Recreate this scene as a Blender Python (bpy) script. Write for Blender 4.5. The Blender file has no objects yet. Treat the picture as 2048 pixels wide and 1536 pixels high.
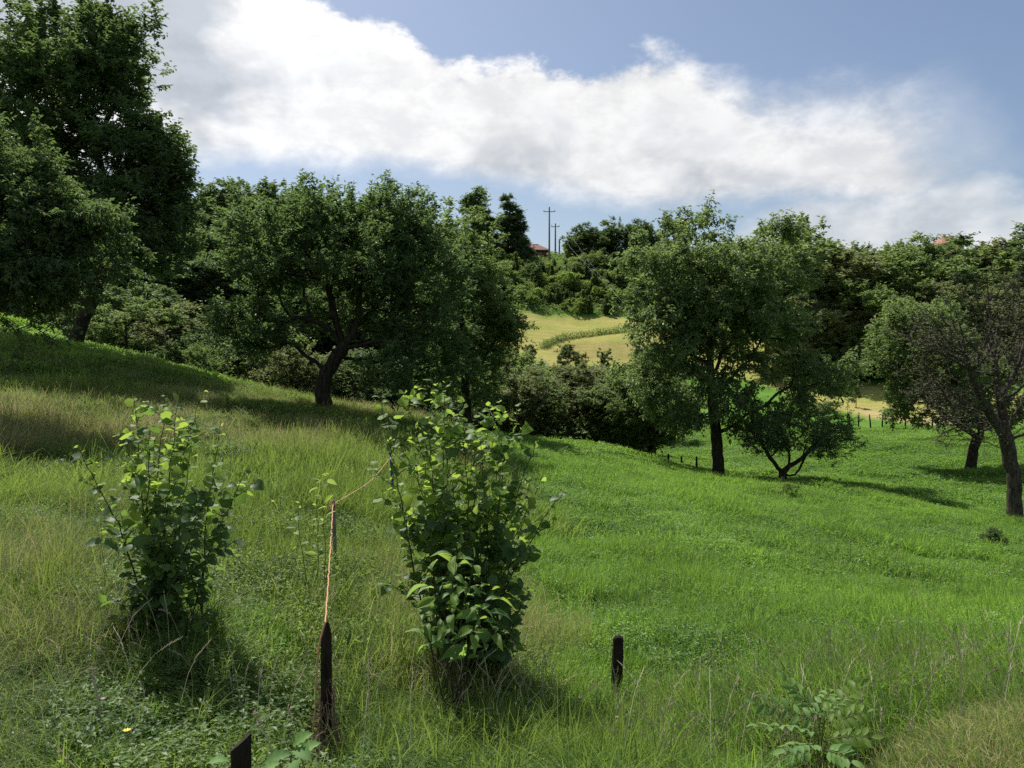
import bpy, math, random, time
import numpy as np
from mathutils import Vector, Matrix

T0 = time.time()
R = math.radians
sc = bpy.context.scene
COL = sc.collection
F = 1600.0                     # focal length in photo pixels (2048 wide)
HORIZON = 700.0                # photo row of the horizon
PITCH = math.atan((768 - HORIZON) / F)

# ------------------------------------------------------------------ camera, sky, sun
cam_d = bpy.data.cameras.new('camera')
cam = bpy.data.objects.new('camera', cam_d); COL.objects.link(cam)
cam_d.sensor_width = 36; cam_d.lens = 36 * F / 2048
cam_d.clip_start = 0.05; cam_d.clip_end = 5000
cam.location = (0, 0, 0)
cam.rotation_euler = (R(90) - PITCH, 0, 0)
sc.camera = cam
sc.view_settings.view_transform = 'Standard'
sc.view_settings.look = 'None'
sc.view_settings.exposure = 0.42
sc.view_settings.gamma = 1.0
sc.view_settings.use_curve_mapping = False

SUN_AZ, SUN_EL = -32.0, 56.0   # degrees; azimuth from +Y towards +X
SKY_STRENGTH = 0.080
SUN_STRENGTH = 4.9


def unproj(px, py, d):
    """world point seen at photo pixel (px, py) at depth d along +Y"""
    cp, sp = math.cos(PITCH), math.sin(PITCH)
    rx, u = (px - 1024) / F, (768 - py) / F
    y = cp + u * sp
    z = -sp + u * cp
    k = d / y
    return np.array([rx * k, d, z * k])


world = bpy.data.worlds.new('World'); sc.world = world
world.use_nodes = True
wt = world.node_tree; wt.nodes.clear()


class NT:
    """small helper for node maths"""
    def __init__(s, nt): s.nt = nt
    def n(s, typ, **kw):
        x = s.nt.nodes.new(typ)
        for k, v in kw.items(): setattr(x, k, v)
        return x
    def put(s, sock, v):
        if hasattr(v, 'is_output'): s.nt.links.new(v, sock)
        else: sock.default_value = v
    def m(s, op, a, b=None, c=None, clamp=False):
        x = s.n('ShaderNodeMath', operation=op); x.use_clamp = clamp
        s.put(x.inputs[0], a)
        if b is not None: s.put(x.inputs[1], b)
        if c is not None: s.put(x.inputs[2], c)
        return x.outputs[0]
    def noise(s, vec, scale, detail=4, rough=.55, dist=0.0):
        x = s.n('ShaderNodeTexNoise')
        s.put(x.inputs['Vector'], vec)
        x.inputs['Scale'].default_value = scale; x.inputs['Detail'].default_value = detail
        x.inputs['Roughness'].default_value = rough; x.inputs['Distortion'].default_value = dist
        return x.outputs['Fac']
    def ss(s, v, a, b):
        x = s.n('ShaderNodeMapRange', interpolation_type='SMOOTHSTEP')
        s.put(x.inputs['Value'], v); s.put(x.inputs['From Min'], a); s.put(x.inputs['From Max'], b)
        return x.outputs[0]
    def mix(s, f, a, b):
        x = s.n('ShaderNodeMix', data_type='RGBA')
        s.put(x.inputs[0], f); s.put(x.inputs[6], a); s.put(x.inputs[7], b)
        return x.outputs[2]


def build_world():
    w = NT(wt)
    tc = w.n('ShaderNodeTexCoord')
    sep = w.n('ShaderNodeSeparateXYZ'); wt.links.new(tc.outputs['Generated'], sep.inputs[0])
    X, Y, Z = sep.outputs
    az = w.m('MULTIPLY', w.m('ARCTAN2', X, Y), 180 / math.pi)
    hyp = w.m('SQRT', w.m('ADD', w.m('MULTIPLY', X, X), w.m('MULTIPLY', Y, Y)))
    el = w.m('MULTIPLY', w.m('ARCTAN2', Z, hyp), 180 / math.pi)
    sky = w.n('ShaderNodeTexSky'); sky.sky_type = 'NISHITA'; sky.sun_disc = False
    sky.sun_elevation = R(SUN_EL); sky.sun_rotation = R(SUN_AZ)
    sky.altitude = 400; sky.air_density = 1.0; sky.dust_density = 2.2; sky.ozone_density = 1.6

    def ang(px, py):
        p = unproj(px, py, 1.0)
        return math.degrees(math.atan2(p[0], p[1])), math.degrees(math.atan2(p[2], math.hypot(p[0], p[1])))

    def curve(pts):
        fc = w.n('ShaderNodeFloatCurve')
        c = fc.mapping.curves[0]
        data = [((a + 60) / 120, e / 60) for a, e in pts]
        c.points[0].location = data[0]; c.points[1].location = data[-1]
        for q in data[1:-1]: c.points.new(*q)
        for q in c.points: q.handle_type = 'AUTO'
        fc.mapping.update()
        w.put(fc.inputs['Value'], w.m('MULTIPLY_ADD', az, 1 / 120, .5, clamp=True))
        return w.m('MULTIPLY', fc.outputs[0], 60)
    top = curve([(-60, 38), (-40, 36)] + [ang(*p) for p in ((250, -150), (560, -60), (700, -5), (790, 20), (870, 75), (930, 102), (1060, 95),
                 (1180, 108), (1290, 75), (1370, 95), (1440, 145), (1600, 165), (1700, 150), (1800, 158), (1950, 185), (2060, 320))] + [(42, 4), (60, 10)])
    bot = curve([(-60, 8), (-40, 9)] + [ang(*p) for p in ((200, 340), (420, 318), (520, 320), (700, 328), (900, 345), (1050, 372), (1180, 398), (1300, 410),
                 (1450, 405), (1560, 395), (1700, 402), (1800, 420), (1900, 380), (2060, 330))] + [(42, 5), (60, 5)])
    # noise domain: azimuth/elevation so cloud texture keeps its scale near the horizon
    comb = w.n('ShaderNodeCombineXYZ')
    w.put(comb.inputs[0], X); w.put(comb.inputs[1], Y); w.put(comb.inputs[2], w.m('MULTIPLY', Z, 1.7))
    V = comb.outputs[0]
    nbig = w.noise(V, 5.5, 3, .5, .2)
    nfine = w.noise(V, 14, 9, .62, .12)
    nmid = w.noise(V, 8, 5, .55, .1)
    # upper edge is crisp on the left, wispy on the right
    e_top = w.m('ADD', w.m('SUBTRACT', w.m('SUBTRACT', top, .9), el), w.m('ADD', w.m('MULTIPLY', w.m('SUBTRACT', nfine, .5), 5.0), w.m('MULTIPLY', w.m('SUBTRACT', nmid, .5), 3.0)))
    soft = w.m('MULTIPLY_ADD', w.ss(az, 5.0, 28.0), 2.2, .40)
    m_top = w.ss(e_top, w.m('MULTIPLY', soft, -1.0), w.m('MULTIPLY', soft, 1.6))
    e_bot = w.m('ADD', w.m('SUBTRACT', el, bot), w.m('MULTIPLY', w.m('SUBTRACT', nfine, .5), 2.6))
    m_bot = w.ss(e_bot, -0.9, 1.3)
    band = w.m('MULTIPLY', m_top, m_bot)
    right_fade = w.m('SUBTRACT', 1.0, w.m('MULTIPLY', w.ss(w.m('ADD', az, w.m('MULTIPLY', w.m('SUBTRACT', nmid, .5), 14)), 24.0, 31.0), .75))
    band = w.m('MULTIPLY', band, right_fade)
    # low bank behind the ridge, stronger towards the right
    lowtop = w.m('MULTIPLY_ADD', w.ss(az, 8.0, 24.0), 5.5, 5.0)
    low = w.m('MULTIPLY', w.ss(w.m('ADD', w.m('SUBTRACT', lowtop, el), w.m('MULTIPLY', w.m('SUBTRACT', nmid, .5), 9)), -1.2, 1.8), .8)
    # loose cumulus over the rest of the sky (sides, zenith and behind)
    rest = w.m('MULTIPLY', w.ss(nbig, .52, .66), w.ss(w.m('ABSOLUTE', az), 40.0, 58.0))
    mask = w.m('MAXIMUM', w.m('MAXIMUM', band, low), w.m('MULTIPLY', rest, .9))
    mask = w.m('MULTIPLY', mask, w.m('MULTIPLY_ADD', w.ss(nfine, .2, .55), .12, .88))
    # body of the cloud: white tops, thicker grey parts; the lump at upper left is the greyest
    depth = w.ss(e_top, 1.0, 6.5)
    g1 = w.m('MULTIPLY', w.m('MULTIPLY', w.ss(w.noise(V, 7.0, 4, .5, .3), .44, .64), depth), .46)
    g2 = w.m('MULTIPLY', w.m('MULTIPLY', w.ss(w.m('ADD', az, w.m('MULTIPLY', w.m('SUBTRACT', nmid, .5), 14)), -16.5, -21.0), w.ss(w.m('ADD', el, w.m('MULTIPLY', w.m('SUBTRACT', nmid, .5), 8)), 13.0, 18.5)), .62)
    g3 = w.m('MULTIPLY', w.ss(el, 22.0, 10.0), .10)
    g = w.m('MINIMUM', w.m('ADD', w.m('ADD', g1, g2), g3), .68)
    ccol = w.mix(g, (1.0, 1.0, 1.0, 1), (.30, .36, .45, 1))
    hi = w.m('MULTIPLY_ADD', w.ss(nfine, .35, .65), .18, .86)
    hi = w.m('ADD', hi, w.m('MULTIPLY', w.ss(az, 4.0, -20.0), .14))
    bg1 = w.n('ShaderNodeBackground'); w.put(bg1.inputs[0], sky.outputs[0]); bg1.inputs[1].default_value = SKY_STRENGTH
    bg2 = w.n('ShaderNodeBackground'); w.put(bg2.inputs[0], ccol); w.put(bg2.inputs[1], w.m('MULTIPLY', hi, .74))
    mx = w.n('ShaderNodeMixShader'); w.put(mx.inputs[0], mask)
    wt.links.new(bg1.outputs[0], mx.inputs[1]); wt.links.new(bg2.outputs[0], mx.inputs[2])
    out = w.n('ShaderNodeOutputWorld'); wt.links.new(mx.outputs[0], out.inputs[0])


build_world()
world.cycles.sampling_method = 'MANUAL'; world.cycles.sample_map_resolution = 1024

sun_d = bpy.data.lights.new('sun', 'SUN'); sun_d.energy = SUN_STRENGTH; sun_d.angle = R(.53)
sun_d.color = (1.0, .945, .86)
sun = bpy.data.objects.new('sun', sun_d); COL.objects.link(sun)
sd = Vector((math.sin(R(SUN_AZ)) * math.cos(R(SUN_EL)), math.cos(R(SUN_AZ)) * math.cos(R(SUN_EL)), math.sin(R(SUN_EL))))
sun.rotation_euler = sd.to_track_quat('Z', 'Y').to_euler()
sun.location = (-20, 30, 60)
sc.cycles.use_denoising = False
sc.cycles.max_bounces = 7; sc.cycles.diffuse_bounces = 3; sc.cycles.transmission_bounces = 4
sc.cycles.transparent_max_bounces = 4; sc.cycles.caustics_reflective = False; sc.cycles.caustics_refractive = False

# ------------------------------------------------------------------ helpers
NAMES = {}


def link(name, data, parent=None):
    o = bpy.data.objects.new(name, data); COL.objects.link(o)
    if parent is not None: o.parent = parent
    return o


def tag(o, label=None, cat=None, group=None, kind=None):
    if label: o['label'] = label
    if cat: o['category'] = cat
    if group: o['group'] = group
    if kind: o['kind'] = kind
    return o


def mesh_np(name, V, faces, mat=None, attrs=None, smooth=False):
    """faces: (n,k) int array or list of such arrays; attrs: {name: float per vertex}"""
    V = np.asarray(V, dtype=np.float32)
    fs = faces if isinstance(faces, list) else [faces]
    fs = [np.asarray(f, dtype=np.int32) for f in fs if len(f)]
    me = bpy.data.meshes.new(name)
    me.vertices.add(len(V)); me.vertices.foreach_set('co', V.ravel())
    if fs:
        loops = np.concatenate([f.ravel() for f in fs])
        sizes = np.concatenate([np.full(len(f), f.shape[1], dtype=np.int32) for f in fs])
        starts = np.concatenate([[0], np.cumsum(sizes)[:-1]]).astype(np.int32)
        me.loops.add(len(loops)); me.loops.foreach_set('vertex_index', loops)
        me.polygons.add(len(sizes)); me.polygons.foreach_set('loop_start', starts)
        me.polygons.foreach_set('use_smooth', np.full(len(sizes), smooth))
    for k, a in (attrs or {}).items():
        a = np.asarray(a, dtype=np.float32)
        if a.ndim == 2:
            at = me.attributes.new(k, 'FLOAT_VECTOR', 'POINT'); at.data.foreach_set('vector', a.ravel())
        else:
            at = me.attributes.new(k, 'FLOAT', 'POINT'); at.data.foreach_set('value', a)
    me.update(calc_edges=True)
    if mat: me.materials.append(mat)
    return me


def nrm(a):
    return a / np.maximum(np.linalg.norm(a, axis=-1, keepdims=True), 1e-9)


# value noise, vectorised
_perm = np.random.RandomState(7).rand(4096).astype(np.float64)


def vnoise(x, y, seed=0):
    xi, yi = np.floor(x).astype(np.int64), np.floor(y).astype(np.int64)
    fx, fy = x - xi, y - yi
    fx, fy = fx * fx * (3 - 2 * fx), fy * fy * (3 - 2 * fy)
    def h(a, b): return _perm[(a * 374761393 + b * 668265263 + seed * 974711) % 4096 if False else ((a * 73856093) ^ (b * 19349663) ^ (seed * 83492791)) & 4095]
    return (h(xi, yi) * (1 - fx) + h(xi + 1, yi) * fx) * (1 - fy) + (h(xi, yi + 1) * (1 - fx) + h(xi + 1, yi + 1) * fx) * fy


def fbm(x, y, oct=4, seed=0):
    s, a, t = 0, 1.0, 0
    for i in range(oct):
        s = s + a * vnoise(x * 2 ** i, y * 2 ** i, seed + i); t += a; a *= .5
    return s / t


# ------------------------------------------------------------------ terrain height
CP = [  # photo pixel of a ground point and its distance
    (0, 1536, 4.4), (500, 1536, 4.4), (1000, 1536, 4.6), (1450, 1590, 4.1), (1640, 1610, 4.2), (1780, 1545, 3.5), (2048, 1470, 3.35), (1850, 1470, 3.9),
    (1235, 1420, 6.4), (650, 1520, 5), (330, 1270, 6.2), (930, 1375, 6.3), (1500, 1310, 7.5), (2000, 1300, 7.2), (1700, 1470, 5.0), (2040, 1405, 5.0),
    (100, 1100, 8.5), (100, 950, 13), (0, 800, 20), (0, 720, 25), (0, 640, 34), (150, 690, 30), (340, 742, 28), (500, 785, 27),
    (650, 822, 25), (800, 862, 24), (1000, 880, 28), (1100, 892, 31), (1250, 907, 36),
    (400, 950, 14), (700, 1000, 13), (650, 900, 18), (400, 850, 20), (1000, 1050, 14), (1300, 1100, 13.5), (1300, 1000, 20), (1400, 965, 28),
    (1305, 930, 42), (1440, 957, 36), (1700, 1100, 16), (1700, 1000, 26), (2037, 1040, 27), (1567, 967, 34), (1900, 1180, 13), (2048, 1160, 15),
    (1940, 934, 41), (1800, 882, 50), (1750, 857, 60), (1720, 812, 72), (1760, 772, 84), (1800, 740, 97), (1700, 700, 112), (1900, 640, 128), (1900, 550, 172), (2100, 550, 172),
    (1440, 862, 60), (1440, 800, 76), (1440, 720, 105), (1440, 640, 135), (1440, 545, 172),
    (1100, 870, 60), (1100, 780, 88), (1100, 722, 108), (1100, 690, 119), (1100, 630, 137), (1100, 548, 160), (1100, 512, 174),
    (700, 880, 42), (700, 850, 60), (700, 740, 85), (700, 620, 115), (700, 520, 150),
    (300, 800, 42), (300, 750, 58), (300, 640, 90), (300, 520, 130), (0, 690, 48), (0, 650, 62), (0, 580, 90), (0, 490, 135),
    (-600, 640, 22), (-600, 560, 50), (-600, 480, 110), (-400, 1100, 7), (-400, 820, 15), (2600, 1300, 7), (2600, 1000, 25), (2600, 800, 60), (2600, 620, 130),
    (1100, 535, 230), (400, 535, 230), (1800, 550, 240)]


def _feat(az, lr):
    return np.stack([1.3 * np.sin(az), 1.3 * np.cos(az), lr], -1)


def _cps():
    az, lr, t = [], [], []
    for px, py, d in CP:
        p = unproj(px, py, d); h = math.hypot(p[0], p[1])
        az.append(math.atan2(p[0], p[1])); lr.append(math.log(h)); t.append(p[2] / h)
    for a, z in ((-40, -1.72), (0, -1.68), (40, -1.62), (90, -1.6), (135, -1.6), (180, -1.6), (-135, -1.6), (-90, -1.65)):
        az.append(R(a)); lr.append(math.log(1.0)); t.append(z / 1.0)
    for a, z in ((-40, -1.95), (-20, -1.95), (0, -1.92), (20, -1.75), (32, -1.6), (90, -1.6), (180, -1.5), (-90, -1.8)):
        az.append(R(a)); lr.append(math.log(2.4)); t.append(z / 2.4)
    for a, r, z in ((90, 8, -1.8), (135, 8, -1.2), (180, 8, -1), (-135, 8, -.6), (-90, 8, -1.2), (90, 40, -4), (135, 40, 1), (180, 40, 3), (-135, 40, 5), (-90, 40, 3),
                    (90, 150, 4), (180, 150, 12), (-90, 150, 14)):
        az.append(R(a)); lr.append(math.log(r)); t.append(z / r)
    for a in range(-180, 180, 30):
        az.append(R(a)); lr.append(math.log(500)); t.append(.045)
        az.append(R(a)); lr.append(math.log(1200)); t.append(.02)
    return np.array(az), np.array(lr), np.array(t)


_a, _l, _t = _cps()
_P = _feat(_a, _l)
_D = np.linalg.norm(_P[:, None] - _P[None], axis=-1)
_ph = lambda d: np.sqrt(d * d + .06 ** 2)
_n = len(_P)
_A = np.zeros((_n + 4, _n + 4)); _A[:_n, :_n] = _ph(_D) - 2e-3 * np.eye(_n)
_A[:_n, _n] = 1; _A[:_n, _n + 1:] = _P; _A[_n, :_n] = 1; _A[_n + 1:, :_n] = _P.T
_W = np.linalg.solve(_A, np.concatenate([_t, np.zeros(4)]))


def ground_z(x, y):
    x, y = np.atleast_1d(np.asarray(x, float)), np.atleast_1d(np.asarray(y, float))
    r = np.maximum(np.hypot(x, y), .5); az = np.arctan2(x, y)
    out = np.empty(len(x))
    for i in range(0, len(x), 20000):
        f = _feat(az[i:i + 20000], np.log(r[i:i + 20000]))
        d = np.sqrt(np.maximum((f ** 2).sum(1)[:, None] + (_P ** 2).sum(1)[None] - 2 * f @ _P.T, 0) + .06 ** 2)
        out[i:i + 20000] = d @ _W[:_n] + _W[_n] + f @ _W[_n + 1:]
    z = out * r
    z += (fbm(x * .9, y * .9, 3, 3) - .5) * .30 * np.clip((r - 1.5) / 4, 0, 1)
    z += (fbm(x * .22, y * .22, 3, 11) - .5) * .35 * np.clip((r - 6) / 10, 0, 1) * np.clip((40 - r) / 10, .6, 1)
    z += (fbm(x * .05, y * .05, 3, 23) - .5) * 2.2 * np.clip((r - 60) / 60, 0, 1)
    return z


def gz(x, y): return float(ground_z(x, y)[0])


def zones(x, y):
    """how far the ground at (x, y) is: lush green, dry tall grass, golden hay field, verge"""
    r = np.hypot(x, y); az = np.degrees(np.arctan2(x, y))
    # border between dry slope (left) and green meadow (right) runs past the second bush, then along the crest
    edge = np.interp(r, [0, 3, 6, 9, 13, 18, 25, 40], [16, 12, -1, -2.5, -1.5, -2.5, -5, -6])
    n = (fbm(x * .35, y * .35, 3, 41) - .5)
    dry = np.clip((edge - az + n * 8) / 4 + .5, 0, 1)
    dry *= np.clip((34 - r) / 8, 0, 1)
    px = 1024 + F * x / np.maximum(y, 1)
    lo = np.interp(px, [900, 1100, 1300, 1500, 1650, 1750, 1900], [104, 104, 100, 92, 76, 72, 70])
    hi = np.interp(px, [900, 1000, 1250, 1500, 1650, 1750, 1900], [132, 138, 140, 136, 122, 95, 90])
    gold = np.clip((r - lo) / 3 + .5 + n, 0, 1) * np.clip((hi - r) / 3 + .5 + n, 0, 1) * np.clip((az + 2.5) / 1.5, 0, 1) * (y > 0)
    verge = np.clip((az - 14) / 5, 0, 1) * np.clip((np.interp(az, [14, 20, 25, 33], [3.9, 4.2, 4.9, 5.9]) - r) / .5, 0, 1)
    return dry, gold, verge


# ------------------------------------------------------------------ materials
def mat(name):
    m = bpy.data.materials.new(name); m.use_nodes = True; m.node_tree.nodes.clear()
    return m, NT(m.node_tree)


def finish(w, shader):
    o = w.n('ShaderNodeOutputMaterial'); w.nt.links.new(shader, o.inputs[0])


def leaf_mat(name, dark, light, trans, tfac=.35, gloss=.18, rough=.5, inst=False, straw=None):
    """thin leaf: diffuse + light coming through + a weak sheen. dark/light: reflected colours between
    which single leaves vary (attribute 'v'); trans: colour of light passing through"""
    m, w = mat(name)
    ds = lambda c, k=(.04 if inst else .12): tuple(x * (1 - k) + k * (.3 * c[0] + .6 * c[1] + .1 * c[2]) for x in c)
    dark, light, trans = ds(dark), ds(light), ds(trans)
    a = w.n('ShaderNodeAttribute', attribute_name='v').outputs['Fac']
    if inst:
        Pw = w.n('ShaderNodeNewGeometry').outputs['Position']
        big = w.ss(w.noise(Pw, .30, 4, .62, .6), .38, .62); mid = w.ss(w.noise(Pw, 1.6, 3, .6), .3, .7)
        a = w.m('SUBTRACT', w.m('ADD', w.m('MULTIPLY', a, .42), w.m('ADD', w.m('MULTIPLY', big, .50), w.m('MULTIPLY', mid, .34))), .10, clamp=True)
    col = w.mix(a, (*dark, 1), (*light, 1))
    tcol = w.mix(a, tuple(x * .75 for x in trans) + (1,), (*trans, 1))
    if straw:
        s = w.n('ShaderNodeAttribute', attribute_name='s').outputs['Fac']
        if inst:
            b2 = w.n('ShaderNodeAttribute', attribute_type='INSTANCER', attribute_name='dry').outputs['Fac']
            s = w.m('MULTIPLY', s, w.m('MULTIPLY', b2, w.m('MULTIPLY_ADD', mid, .9, .6)), clamp=True)
        col = w.mix(s, col, (*straw, 1)); tcol = w.mix(s, tcol, (*straw, 1))
    d = w.n('ShaderNodeBsdfDiffuse'); w.put(d.inputs[0], col)
    t = w.n('ShaderNodeBsdfTranslucent'); w.put(t.inputs[0], tcol)
    mx = w.n('ShaderNodeMixShader'); mx.inputs[0].default_value = tfac
    w.nt.links.new(d.outputs[0], mx.inputs[1]); w.nt.links.new(t.outputs[0], mx.inputs[2])
    g = w.n('ShaderNodeBsdfGlossy'); g.inputs['Color'].default_value = (.8, .85, .8, 1); g.inputs['Roughness'].default_value = rough
    lw = w.n('ShaderNodeFresnel'); lw.inputs[0].default_value = 1.4
    m2 = w.n('ShaderNodeMixShader'); w.put(m2.inputs[0], w.m('MINIMUM', w.m('MULTIPLY_ADD', lw.outputs[0], gloss * 1.2, gloss * .1), gloss * .45))
    w.nt.links.new(mx.outputs[0], m2.inputs[1]); w.nt.links.new(g.outputs[0], m2.inputs[2])
    finish(w, m2.outputs[0])
    return m


def bark_mat(name, c1, c2, scale=18, bump=.6, moss=None):
    m, w = mat(name)
    tc = w.n('ShaderNodeTexCoord'); mp = w.n('ShaderNodeMapping'); w.put(mp.inputs[0], tc.outputs['Object'])
    mp.inputs['Scale'].default_value = (1, 1, .22)
    n1 = w.noise(mp.outputs[0], scale, 6, .65, .6)
    n2 = w.noise(tc.outputs['Object'], 2.3, 4, .6)
    col = w.mix(w.ss(n1, .35, .7), (*c1, 1), (*c2, 1))
    if moss: col = w.mix(w.m('MULTIPLY', w.ss(n2, .52, .68), .7), col, (*moss, 1))
    p = w.n('ShaderNodeBsdfPrincipled'); w.put(p.inputs['Base Color'], col); p.inputs['Roughness'].default_value = .9
    p.inputs['Specular IOR Level'].default_value = .2
    b = w.n('ShaderNodeBump'); b.inputs['Strength'].default_value = bump; b.inputs['Distance'].default_value = .03
    w.put(b.inputs['Height'], n1); w.nt.links.new(b.outputs[0], p.inputs['Normal'])
    finish(w, p.outputs[0])
    return m


def plain_mat(name, c, rough=.6, c2=None, scale=20, metal=0, bump=.0):
    m, w = mat(name)
    p = w.n('ShaderNodeBsdfPrincipled'); p.inputs['Roughness'].default_value = rough; p.inputs['Metallic'].default_value = metal
    tc = w.n('ShaderNodeTexCoord'); n = w.noise(tc.outputs['Object'], scale, 5, .6)
    w.put(p.inputs['Base Color'], w.mix(w.ss(n, .3, .7), (*c, 1), (*(c2 or tuple(x * .6 for x in c)), 1)))
    if bump:
        b = w.n('ShaderNodeBump'); b.inputs['Strength'].default_value = bump; b.inputs['Distance'].default_value = .02
        w.put(b.inputs['Height'], n); w.nt.links.new(b.outputs[0], p.inputs['Normal'])
    finish(w, p.outputs[0])
    return m


M = {}
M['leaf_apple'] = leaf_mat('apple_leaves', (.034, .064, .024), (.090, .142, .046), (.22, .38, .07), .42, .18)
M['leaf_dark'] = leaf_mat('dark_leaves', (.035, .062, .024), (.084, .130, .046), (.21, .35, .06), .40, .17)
M['leaf_mid'] = leaf_mat('mid_leaves', (.056, .092, .028), (.125, .180, .055), (.32, .48, .08), .43, .16)
M['leaf_walnut_tree'] = leaf_mat('walnut_tree_leaves', (.050, .086, .028), (.120, .172, .056), (.31, .47, .08), .43, .18)
M['leaf_bright'] = leaf_mat('bright_leaves', (.095, .170, .035), (.185, .275, .060), (.46, .66, .09), .44, .12)
M['leaf_olive'] = leaf_mat('olive_leaves', (.072, .095, .036), (.150, .175, .070), (.34, .41, .10), .41, .16)
M['leaf_grey'] = leaf_mat('greyish_leaves', (.08, .092, .052), (.155, .165, .085), (.26, .30, .10), .36, .12)
M['leaf_hazel'] = leaf_mat('hazel_leaves', (.028, .070, .020), (.065, .130, .030), (.26, .48, .04), .38, .16, .5)
M['leaf_young'] = leaf_mat('young_hazel_leaves', (.085, .165, .020), (.135, .230, .026), (.44, .66, .035), .52, .10, .5)
M['leaf_walnut'] = leaf_mat('lance_leaves', (.045, .115, .030), (.085, .175, .042), (.42, .70, .08), .45, .16, .5)
M['leaf_compound'] = leaf_mat('compound_leaves', (.095, .21, .05), (.15, .30, .065), (.30, .52, .07), .38, .08, .55)
M['grass'] = leaf_mat('green_grass_blades', (.040, .112, .030), (.165, .310, .038), (.33, .57, .055), .46, .07, .5, inst=True, straw=(.36, .36, .16))
M['grass_dry'] = leaf_mat('tall_dry_grass_blades', (.034, .088, .022), (.135, .220, .038), (.31, .46, .06), .45, .07, .5, inst=True, straw=(.43, .38, .18))
M['straw'] = leaf_mat('straw_stems', (.58, .52, .36), (.70, .64, .46), (.55, .5, .34), .35, .1)
M['bark'] = bark_mat('grey_brown_bark', (.012, .010, .008), (.060, .050, .038), 14, .8, (.030, .038, .018))
M['bark_dead'] = bark_mat('pale_dead_bark', (.024, .020, .016), (.10, .086, .070), 16, .7)
M['twig'] = plain_mat('bush_twig', (.060, .042, .025), .8, (.03, .035, .015), 30)
M['greenstem'] = plain_mat('green_stem', (.07, .12, .03), .6, (.10, .09, .03), 20)
M['post'] = bark_mat('weathered_post_wood', (.012, .009, .007), (.045, .032, .023), 22, .7)
M['post_red'] = bark_mat('reddish_post_wood', (.016, .008, .006), (.055, .026, .017), 22, .7)
M['greywood'] = bark_mat('silvered_wood', (.12, .11, .10), (.26, .24, .21), 22, .4)
M['twine'] = plain_mat('orange_twine', (.70, .30, .15), .7, (.48, .33, .24), 14)
M['blue'] = plain_mat('blue_stake_plastic', (.012, .045, .16), .4, (.02, .06, .20), 10)
M['black'] = plain_mat('black_plastic', (.012, .012, .014), .5)
M['wire'] = plain_mat('rusty_wire', (.09, .05, .03), .7, (.16, .12, .10), 60, .3)
M['cable'] = plain_mat('aluminium_cable', (.35, .36, .37), .6, (.3, .3, .31), 5, 0)
M['concrete'] = plain_mat('concrete_pole', (.16, .165, .17), .8, (.22, .22, .22), 3)
M['steel'] = plain_mat('galvanised_steel', (.18, .19, .20), .5, (.24, .25, .26), 5, .5)
M['tile'] = plain_mat('rusty_roof_tile', (.20, .095, .062), .85, (.12, .055, .04), 3)
M['tile_orange'] = plain_mat('orange_roof_tile', (.30, .15, .10), .85, (.24, .11, .075), 3)
M['boards'] = plain_mat('brown_boards', (.26, .095, .05), .8, (.17, .065, .04), 4)
M['render'] = plain_mat('cream_plaster', (.52, .46, .36), .9, (.45, .40, .32), 2)
M['glass'] = plain_mat('dark_window_glass', (.02, .025, .03), .12)
M['stone'] = plain_mat('field_stone', (.20, .18, .165), .9, (.11, .10, .09), 14, 0, .6)
M['vine'] = plain_mat('dead_vine', (.16, .10, .06), .85, (.30, .23, .16), 30)
M['yellow'] = plain_mat('yellow_petal', (.75, .62, .04), .6, (.7, .5, .03), 10)
M['purple'] = plain_mat('purple_petal', (.42, .20, .36), .6)
M['white_petal'] = plain_mat('white_petal', (.62, .64, .58), .6, (.5, .52, .42))


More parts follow.
